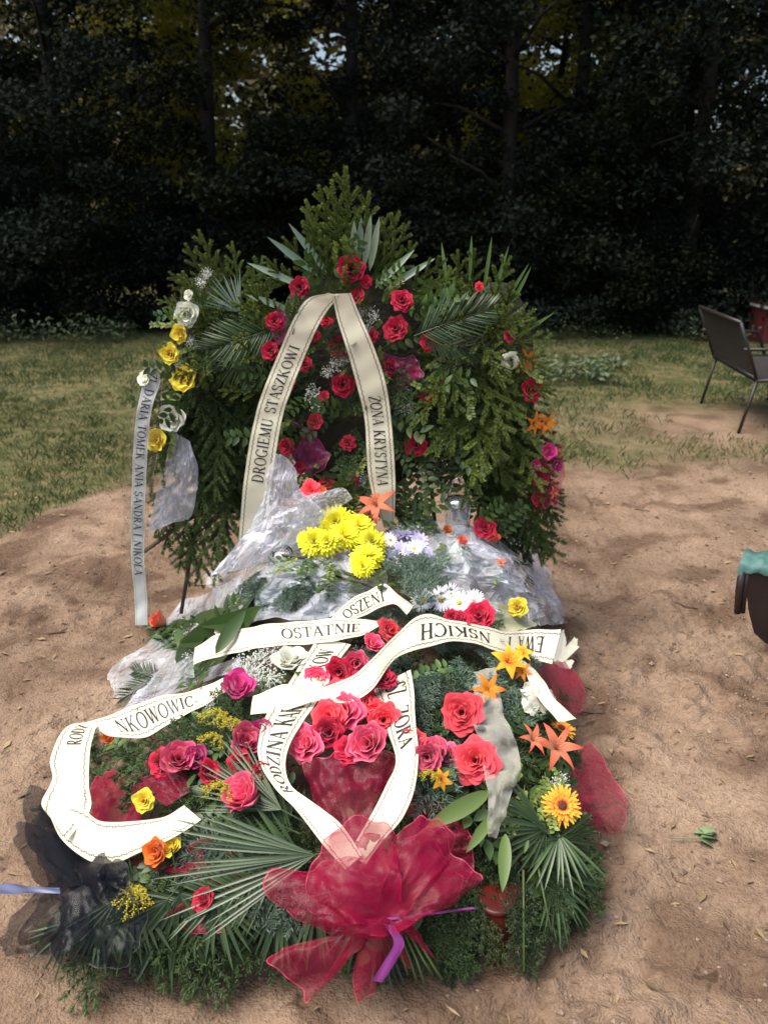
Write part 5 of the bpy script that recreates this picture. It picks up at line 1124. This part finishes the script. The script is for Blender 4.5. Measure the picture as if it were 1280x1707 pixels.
# ---- right spray: red roses, gerberas, blue fir and lance leaves
A3 = thing('grave_spray', 'right spray of blue fir, coral roses and gerbera with white tulle strip', 'flower spray', root_at(860, 1350), 'flower sprays laid on the mound')
greens(A3, FIR, [(700, 1150), (930, 1130), (970, 1300), (930, 1430), (850, 1400), (700, 1330)], 38, -.01, .03, .55, .9, 81, (820, 1250), .8)
greens(A3, FIR + FAN, [(860, 1420), (950, 1390), (970, 1420), (920, 1480), (860, 1490)], 12, -.02, .02, .45, .65, 86, (860, 1330), 1.0)
greens(A3, BF, [(690, 1090), (800, 1080), (840, 1170), (730, 1250), (690, 1180)], 15, .03, .08, .6, .9, 82, (770, 1080), .5, spreadv=.6)
greens(A3, FIR, [(850, 1430), (960, 1410), (930, 1460), (870, 1480)], 7, .0, .04, .4, .6, 83, (880, 1350), .9)
greens(A3, SPR, [(700, 1200), (940, 1160), (970, 1320), (920, 1400), (740, 1340)], 28, .0, .05, .6, .95, 84, (830, 1280), .4)
greens(A3, ['lsprig0', 'lsprig1', 'lsprig2'], [(860, 1260), (930, 1270), (930, 1340), (870, 1340)], 12, .05, .09, .6, .9, 85, (900, 1200), .3)
for (x, y, x1, y1) in [(910, 1380, 830, 1420), (925, 1400, 1040, 1380), (925, 1400, 1010, 1470), (900, 1370, 780, 1360), (930, 1390, 930, 1500), (940, 1400, 1050, 1440)]:
    a, b = S(x, y, .08), S(x1, y1, .07); placex('palm_fan', ME[random.choice(FAN)], A3, a, b - a, (0, -.8, .7), .62)
for x, y, k, s in [(770, 1188, 'rose_coral1', 1.3), (792, 1268, 'rose_coral2', 1.3), (712, 1262, 'rose_pink1', .9)]: bloom(A3, 'rose', k, x, y, .11, (-.05, -.75, .55), s, jit=.1)
bloom(A3, 'gerbera', 'gerb', 936, 1343, .13, (.05, -.75, .65), 1.15, 'gerbera with a red centre and yellow tips', jit=.05, disc='gdisc')
bloom(A3, 'gerbera', 'gerb', 935, 1215, .08, (.1, -.2, 1), 1.0, 'orange gerbera seen edge on', jit=.05, disc='gdisc')
for x, y, k, s, nm in [(845, 1105, 'amberfl', 1.15, 'lily'), (812, 1150, 'orangelily', .75, 'lily'), (870, 1120, 'orangelily', .5, 'lily'), (925, 1250, 'salmonlily', .9, 'lily'), (885, 1235, 'salmonlily', .6, 'lily'), (870, 1090, 'amberfl', .7, 'lily'), (735, 1300, 'amberfl', .6, 'lily')]: bloom(A3, nm, k, x, y, .09, (0, -.7, .7), s)
for x, y, x1, y1, s in [(815, 1320, 712, 1380, .95), (820, 1360, 773, 1430, .8), (842, 1390, 840, 1495, .85), (765, 1290, 690, 1278, .75), (880, 1400, 870, 1440, .5)]:
    a, b = S(x, y, .09), S(x1, y1, .10); placex('lance_leaf', ME['lilyleaf'], A3, a, b - a, (0, -.8, .7), s * (b - a).length / .15 if (b - a).length > .05 else s)
for x, y, x1, y1 in [(872, 1450, 873, 1620), (895, 1440, 918, 1550), (940, 1450, 1005, 1515)]:
    mb = MB(); mb.tube([S(x, y, .05), S(x1, y1, .02)], .003, .002, 5); wobj('flower_stem', mb, 'stem', A3)
crumple('tulle_strip', A3, 'white_tulle', [[(790, 1120, .05), (830, 1110, .05)], [(788, 1190, .10), (835, 1180, .10)], [(800, 1250, .12), (866, 1250, .12)], [(815, 1320, .12), (862, 1300, .12)], [(812, 1370, .11), (842, 1360, .11)], [(820, 1400, .10), (832, 1398, .10)]], .035, 13, 40, 5, label='white tulle strip')
for k, (knot, out) in enumerate([((940, 1330), [(960, 1260), (985, 1240), (1020, 1290), (1045, 1340), (1035, 1380), (985, 1380)]), ((920, 1150), [(905, 1110), (940, 1100), (970, 1140), (972, 1185), (930, 1190)])]):
    lobe('tulle_fan', A3, 'sheer_tulle', knot, out, [.05 + .012 * (q % 2) for q in range(len(out))], .04, .014, 5, seed=90 + k); lobe('tulle_fan', A3, 'sheer_tulle', (knot[0] - 8, knot[1] + 10), [(x - 8 + 5 * (q % 3), y + 4) for q, (x, y) in enumerate(out)], [.03] * len(out), .02, .016, 4, seed=95 + k)
o, st = ribbon(A3, [(885, 1108, 860, 1090, .08), (905, 1135, 878, 1128, .10), (925, 1165, 895, 1160, .11), (960, 1198, 930, 1205, .09)])
for kk, oo in enumerate(([(870, 1145), (890, 1132), (915, 1150)], [(868, 1150), (872, 1182), (890, 1196)], [(905, 1190), (925, 1172), (918, 1150)])): lobe('ribbon_knot', A3, 'satin', (893, 1162), oo, [.11] * 3, .13, .006, 2, seed=99 + kk)
for x, y in [(925, 1310), (935, 1300), (915, 1330)]: place('white_filler', ME['puff1'], A3, S(x, y, .06), (0, -.5, 1), None, .5)

# ---- bouquets at the back
B1 = thing('bouquet', 'bouquet of bright yellow chrysanthemums lying in clear cellophane', 'bouquet', root_at(570, 905), 'bouquets in cellophane')
for x, y, k, s in [(560, 872, 0, 1.15), (598, 880, 1, 1.15), (525, 905, 0, 1.0), (548, 905, 1, .95), (612, 930, 1, 1.1), (580, 862, 1, .9), (620, 905, 0, .9), (605, 945, 0, .7), (572, 895, 0, 1.0), (510, 898, 1, .6)]: bloom(B1, 'chrysanthemum', 'mum%d' % k, x, y, .21, (0, -.55, .9), s * 1.28, jit=.3)
greens(B1, SPR, [(500, 900), (640, 880), (650, 960), (520, 960)], 16, .02, .08, .6, .9, 101, (570, 910), .2)
greens(B1, BF, [(430, 950), (520, 940), (515, 985), (440, 985)], 9, .08, .15, .45, .6, 102, (490, 900), .0)
greens(B1, SPR + ['lsprig0'], [(470, 900), (620, 940), (620, 960), (500, 940)], 8, .13, .18, .5, .8, 112, (570, 900), .1)
mb = MB(); mb.tube([S(600, 965, .1), S(520, 930, .11), S(470, 925, .1)], .005, .004, 6); mb.tube([S(640, 985, .09), S(560, 960, .11)], .004, .004, 6); wobj('flower_stem', mb, 'wood', B1)
crumple('cellophane_wrap', B1, 'cello', [[(340, 960, .03), (420, 900, .08), (520, 890, .10), (640, 960, .05)], [(350, 1000, .03), (430, 960, .10), (520, 960, .12), (640, 1000, .06)], [(400, 1045, .02), (460, 1030, .07), (540, 1030, .08), (600, 1020, .05)]], .065, 8, 46, 6)
B2 = thing('bouquet', 'upright crumpled cellophane around coral lilies and red rose behind the yellow flowers', 'bouquet', root_at(480, 890), 'bouquets in cellophane')
crumple('cellophane_wrap', B2, 'cello_milky', [[(455, 760, .02), (470, 757, .02), (480, 762, .02)], [(440, 810, .0), (475, 810, .04), (500, 812, .02)], [(425, 860, .0), (480, 850, .06), (540, 850, .02)], [(400, 900, .0), (470, 900, .06), (530, 880, .02)], [(350, 960, 0), (430, 940, .03), (500, 930, 0)]], .05, 9, 40, 7, plane=2.70)
for x, y, k, s, nm in [(518, 815, 'rose_coral1', .9, 'rose'), (628, 845, 'salmonlily', 1.1, 'lily'), (612, 862, 'salmonlily', .7, 'lily'), (535, 820, 'rose_orange', .6, 'rose')]: bloom(B2, nm, k, x, y, 0, (0, -.6, .8), s, Y=2.78)
hang(B2, SPR, [(520, 830), (690, 840), (680, 880), (530, 870)], 14, 2.84, .05, .5, .9, 103, lambda x, y: ((x - 600) / 100, -.3, .8), 'leaf_sprig')
crumple('cellophane_wrap', B2, 'cello_milky', [[(500, 830, .0), (560, 815, .02), (590, 830, 0)], [(480, 880, .02), (520, 850, .03), (560, 850, .0)], [(470, 920, .02), (500, 900, .03), (520, 880, 0)]], .04, 9, 26, 8, plane=2.72)
B3 = thing('bouquet', 'white daisies and small lilac flowers under a wide sheet of cellophane', 'bouquet', root_at(760, 950), 'bouquets in cellophane')
rd = random.Random(5)
for k in range(16): x, y = inside([(640, 870), (700, 880), (720, 940), (660, 950)], rd); bloom(B3, 'small_lilac_flower', 'lilac', x, y, .10, (0, -.6, .8), rd.uniform(.8, 1.2))
for x, y, s in [(705, 1000, 1.0), (735, 1000, 1.1), (765, 1005, 1.05), (790, 1000, .9), (720, 985, .8), (750, 990, .9), (690, 915, .9), (670, 935, .8), (650, 900, .8)]: bloom(B3, 'daisy', 'wdaisy', x, y, .11, (0, -.8, .6), s, disc='ydisc')
greens(B3, SPR + ['lsprig1'], [(700, 860), (900, 900), (900, 960), (740, 930)], 9, .10, .14, .5, .8, 115, (760, 860), .1)
greens(B3, BF, [(680, 960), (720, 960), (710, 1020), (680, 1020)], 7, .10, .17, .5, .7, 114, (700, 1040), -.2)
greens(B3, SPR + BF, [(680, 880), (740, 880), (730, 1010), (680, 1010)], 16, .02, .09, .5, .8, 104, (720, 920), .1)
crumple('cellophane_wrap', B3, 'cello', [[(640, 900, .05), (720, 870, .09), (790, 880, .08), (880, 905, .05)], [(660, 950, .08), (740, 930, .12), (830, 940, .10), (915, 965, .04)], [(720, 990, .09), (790, 985, .12), (870, 985, .10), (940, 1020, .04)], [(800, 1010, .08), (850, 1020, .10), (900, 1040, .08), (945, 1042, .03)]], .065, 8, 48, 9)
crumple('cellophane_wrap', B3, 'cello_milky', [[(740, 880, .06), (800, 885, .07), (880, 900, .04)], [(800, 925, .10), (860, 930, .10), (915, 960, .03)], [(850, 985, .10), (900, 1000, .08), (938, 1030, .02)]], .05, 7, 36, 10)
bloom(B3, 'rose', 'rose_salmon', 770, 905, .14, (0, -.5, .8), .6); bloom(B3, 'rose', 'rose_orange', 745, 885, .12, (0, -.5, .8), .5); bloom(B3, 'lily', 'salmonlily', 835, 940, .13, (0, -.5, .8), .35)
bloom(B3, 'rose', 'rose_yellow0', 862, 1012, .12, (0, -.5, .8), .9); bloom(B3, 'rose', 'rose_white1', 755, 925, .07, (0, -.5, .8), .9)
B4 = thing('bouquet', 'dark red roses in a pale cream paper wrap beside the cellophane', 'bouquet', root_at(800, 1040), 'bouquets in cellophane')
for x, y, s in [(798, 1028, 1.25), (765, 1035, .8), (752, 1028, .6), (812, 882, 1.0)][:3]: bloom(B4, 'rose', 'rose_red%d' % random.randrange(3), x, y, .12, (-.2, -.6, .7), s)
lobe('paper_wrap', B4, 'paper', (760, 1042), [(760, 1010), (820, 1002), (870, 1020), (890, 1045), (850, 1052)], [.07, .08, .08, .07, .07], .08, .01, 2, seed=11)
for kk, oo in enumerate(([(945, 1075), (958, 1062), (964, 1080)], [(925, 1058), (938, 1050), (944, 1070)], [(940, 1100), (955, 1100), (950, 1115)])): lobe('raffia_end', B4, 'satin', (928, 1108), oo, [.06] * 3, .06, .004, 2, seed=12 + kk)
B5 = thing('bouquet', 'single red rose bouquet with pale ribbon tucked under the right wreath', 'bouquet', root_at(800, 900), 'bouquets in cellophane')
bloom(B5, 'rose', 'rose_red1', 808, 880, 0, (0, -.6, .8), 1.1, Y=2.8); bloom(B5, 'rose', 'rose_salmon', 822, 898, 0, (0, -.6, .8), .7, Y=2.78); bloom(B5, 'rose', 'rose_red2', 730, 905, 0, (0, -.6, .8), .5, Y=2.8)
hang(B5, SPR, [(690, 850), (830, 870), (830, 900), (700, 890)], 14, 2.86, .04, .5, .9, 105, lambda x, y: ((x - 760) / 100, -.3, .7), 'leaf_sprig')
B6 = thing('bouquet', 'orange rose and long dark leaf in cellophane at the left side of the mound', 'bouquet', root_at(330, 1060), 'bouquets in cellophane')
bloom(B6, 'rose', 'rose_salmon', 268, 1036, .06, (-.9, -.2, .5), 1.15, 'orange rosebud', jit=.02)
for (x, y, x1, y1, s) in [(385, 1050, 402, 930, 1), (300, 1120, 380, 1040, 1), (330, 1080, 350, 1000, .8), (360, 1090, 410, 1010, .9), (310, 1090, 290, 1040, .7)]:
    a, b = S(x, y, .12), S(x1, y1, .24); placex('broad_leaf', ME['bigleaf'], B6, a, b - a, (0, -.9, .5), (b - a).length / .24)
greens(B6, SPR, [(260, 1060), (380, 1020), (400, 1080), (290, 1140)], 18, .0, .05, .7, 1.0, 106, (330, 1080), .1)
for (x, y, x1, y1) in [(270, 1130, 200, 1110), (270, 1130, 220, 1150)]:
    a, b = S(x, y, .05), S(x1, y1, .06); placex('palm_frond', ME['palm2'], B6, a, b - a, (0, -.8, .8), .4)
bloom(B6, 'rose', 'rose_white0', 372, 1055, .05, (0, -.4, .9), .7)
for x, y in [(300, 1060), (320, 1095), (290, 1110), (330, 1050)]: place('white_filler', ME['puff2'], B6, S(x, y, .05), (0, -.5, 1), None, .7)
crumple('cellophane_wrap', B6, 'cello', [[(300, 1000, .02), (340, 990, .05), (400, 960, .05)], [(250, 1070, .03), (320, 1060, .05), (400, 1030, .05)], [(190, 1110, .02), (260, 1120, .05), (330, 1100, .05)], [(185, 1165, .0), (240, 1160, .05), (330, 1125, .05)]], .045, 7, 38, 12)
crumple('cellophane_wrap', B6, 'cello_milky', [[(230, 1150, .04), (300, 1130, .06), (400, 1095, .05)], [(200, 1190, .03), (280, 1160, .06), (400, 1115, .05)]], .03, 8, 30, 13)

# ---- lamps
lt = P(762, 860, 2.86)
LG = thing('grave_lantern', 'clear silvery grave lamp with a domed wire top behind the cellophane', 'lantern', (lt.x, lt.y, Hh(lt.x, lt.y)), 'grave lamps')
zb = Hh(lt.x, lt.y) - .01
mb = MB(); mb.lathe([(.03, 0), (.045, .01), (.047, .13), (.04, .14)], 20, (lt.x, lt.y, zb)); wobj('glass', mb, 'glass', LG)
mb = MB(); mb.lathe([(.049, .13), (.052, .145), (.03, .16), (.012, .165)], 20, (lt.x, lt.y, zb)); mb.tube([(lt.x - .045, lt.y, zb + .14), (lt.x - .02, lt.y, zb + .22), (lt.x, lt.y, zb + .24), (lt.x + .03, lt.y, zb + .20), (lt.x + .045, lt.y, zb + .14)], .003, .003, 6); mb.tube([(lt.x + .04, lt.y - .02, zb + .0), (lt.x + .045, lt.y - .02, zb + .15)], .004, .004, 6); wobj('metal_cap', mb, 'silver', LG)
q_ = S(470, 926, .08)
LB = thing('lantern_lid', 'round black rimmed lamp lid lying on the cellophane left of the yellow flowers', 'lid', q_, 'grave lamps')
fm = frame((-.15, -.7, .7), (1, 0, 0))
for nm, pr_, mt in (('rim', [(.030, -.006), (.040, -.006), (.042, .004), (.036, .010), (.030, .006)], 'black_plastic'), ('lens', [(.030, .002), (.015, .006), (.0005, .007)], 'glass')):
    mb = MB(); mb.lathe(pr_, 28); mb.v = [tuple(fm @ Vector(v) + q_) for v in mb.v]; wobj(nm, mb, mt, LB)
for px, py, lab, sc_ in [(822, 1572, 'tall dark red glass candle lamp under the right of the crimson bow', 1.0), (752, 1575, 'short dull red candle lamp half hidden behind the crimson bow', .7), (850, 1566, 'narrow dark red candle lamp beside the taller one', .85)]:
    d = ray(px, py); t_ = -CAM_H / d.z; c = Vector((d.x * t_, d.y * t_, gz(d.x * t_, d.y * t_) - .004)); Lr = thing('candle_lamp', lab, 'candle lamp', c, 'red candle lamps')
    mb = MB(); mb.lathe([(a * sc_, b * sc_) for a, b in [(.002, 0), (.038, 0), (.040, .01), (.040, .05), (.042, .10), (.042, .15), (.040, .165)]], 24, c); wobj('glass', mb, 'red_glass', Lr)
    mb = MB(); mb.lathe([(a * sc_, b * sc_) for a, b in [(.040, .165), (.043, .167), (.043, .178), (.036, .180), (.001, .176)]], 24, c); wobj('cap', mb, 'red_glass', Lr)
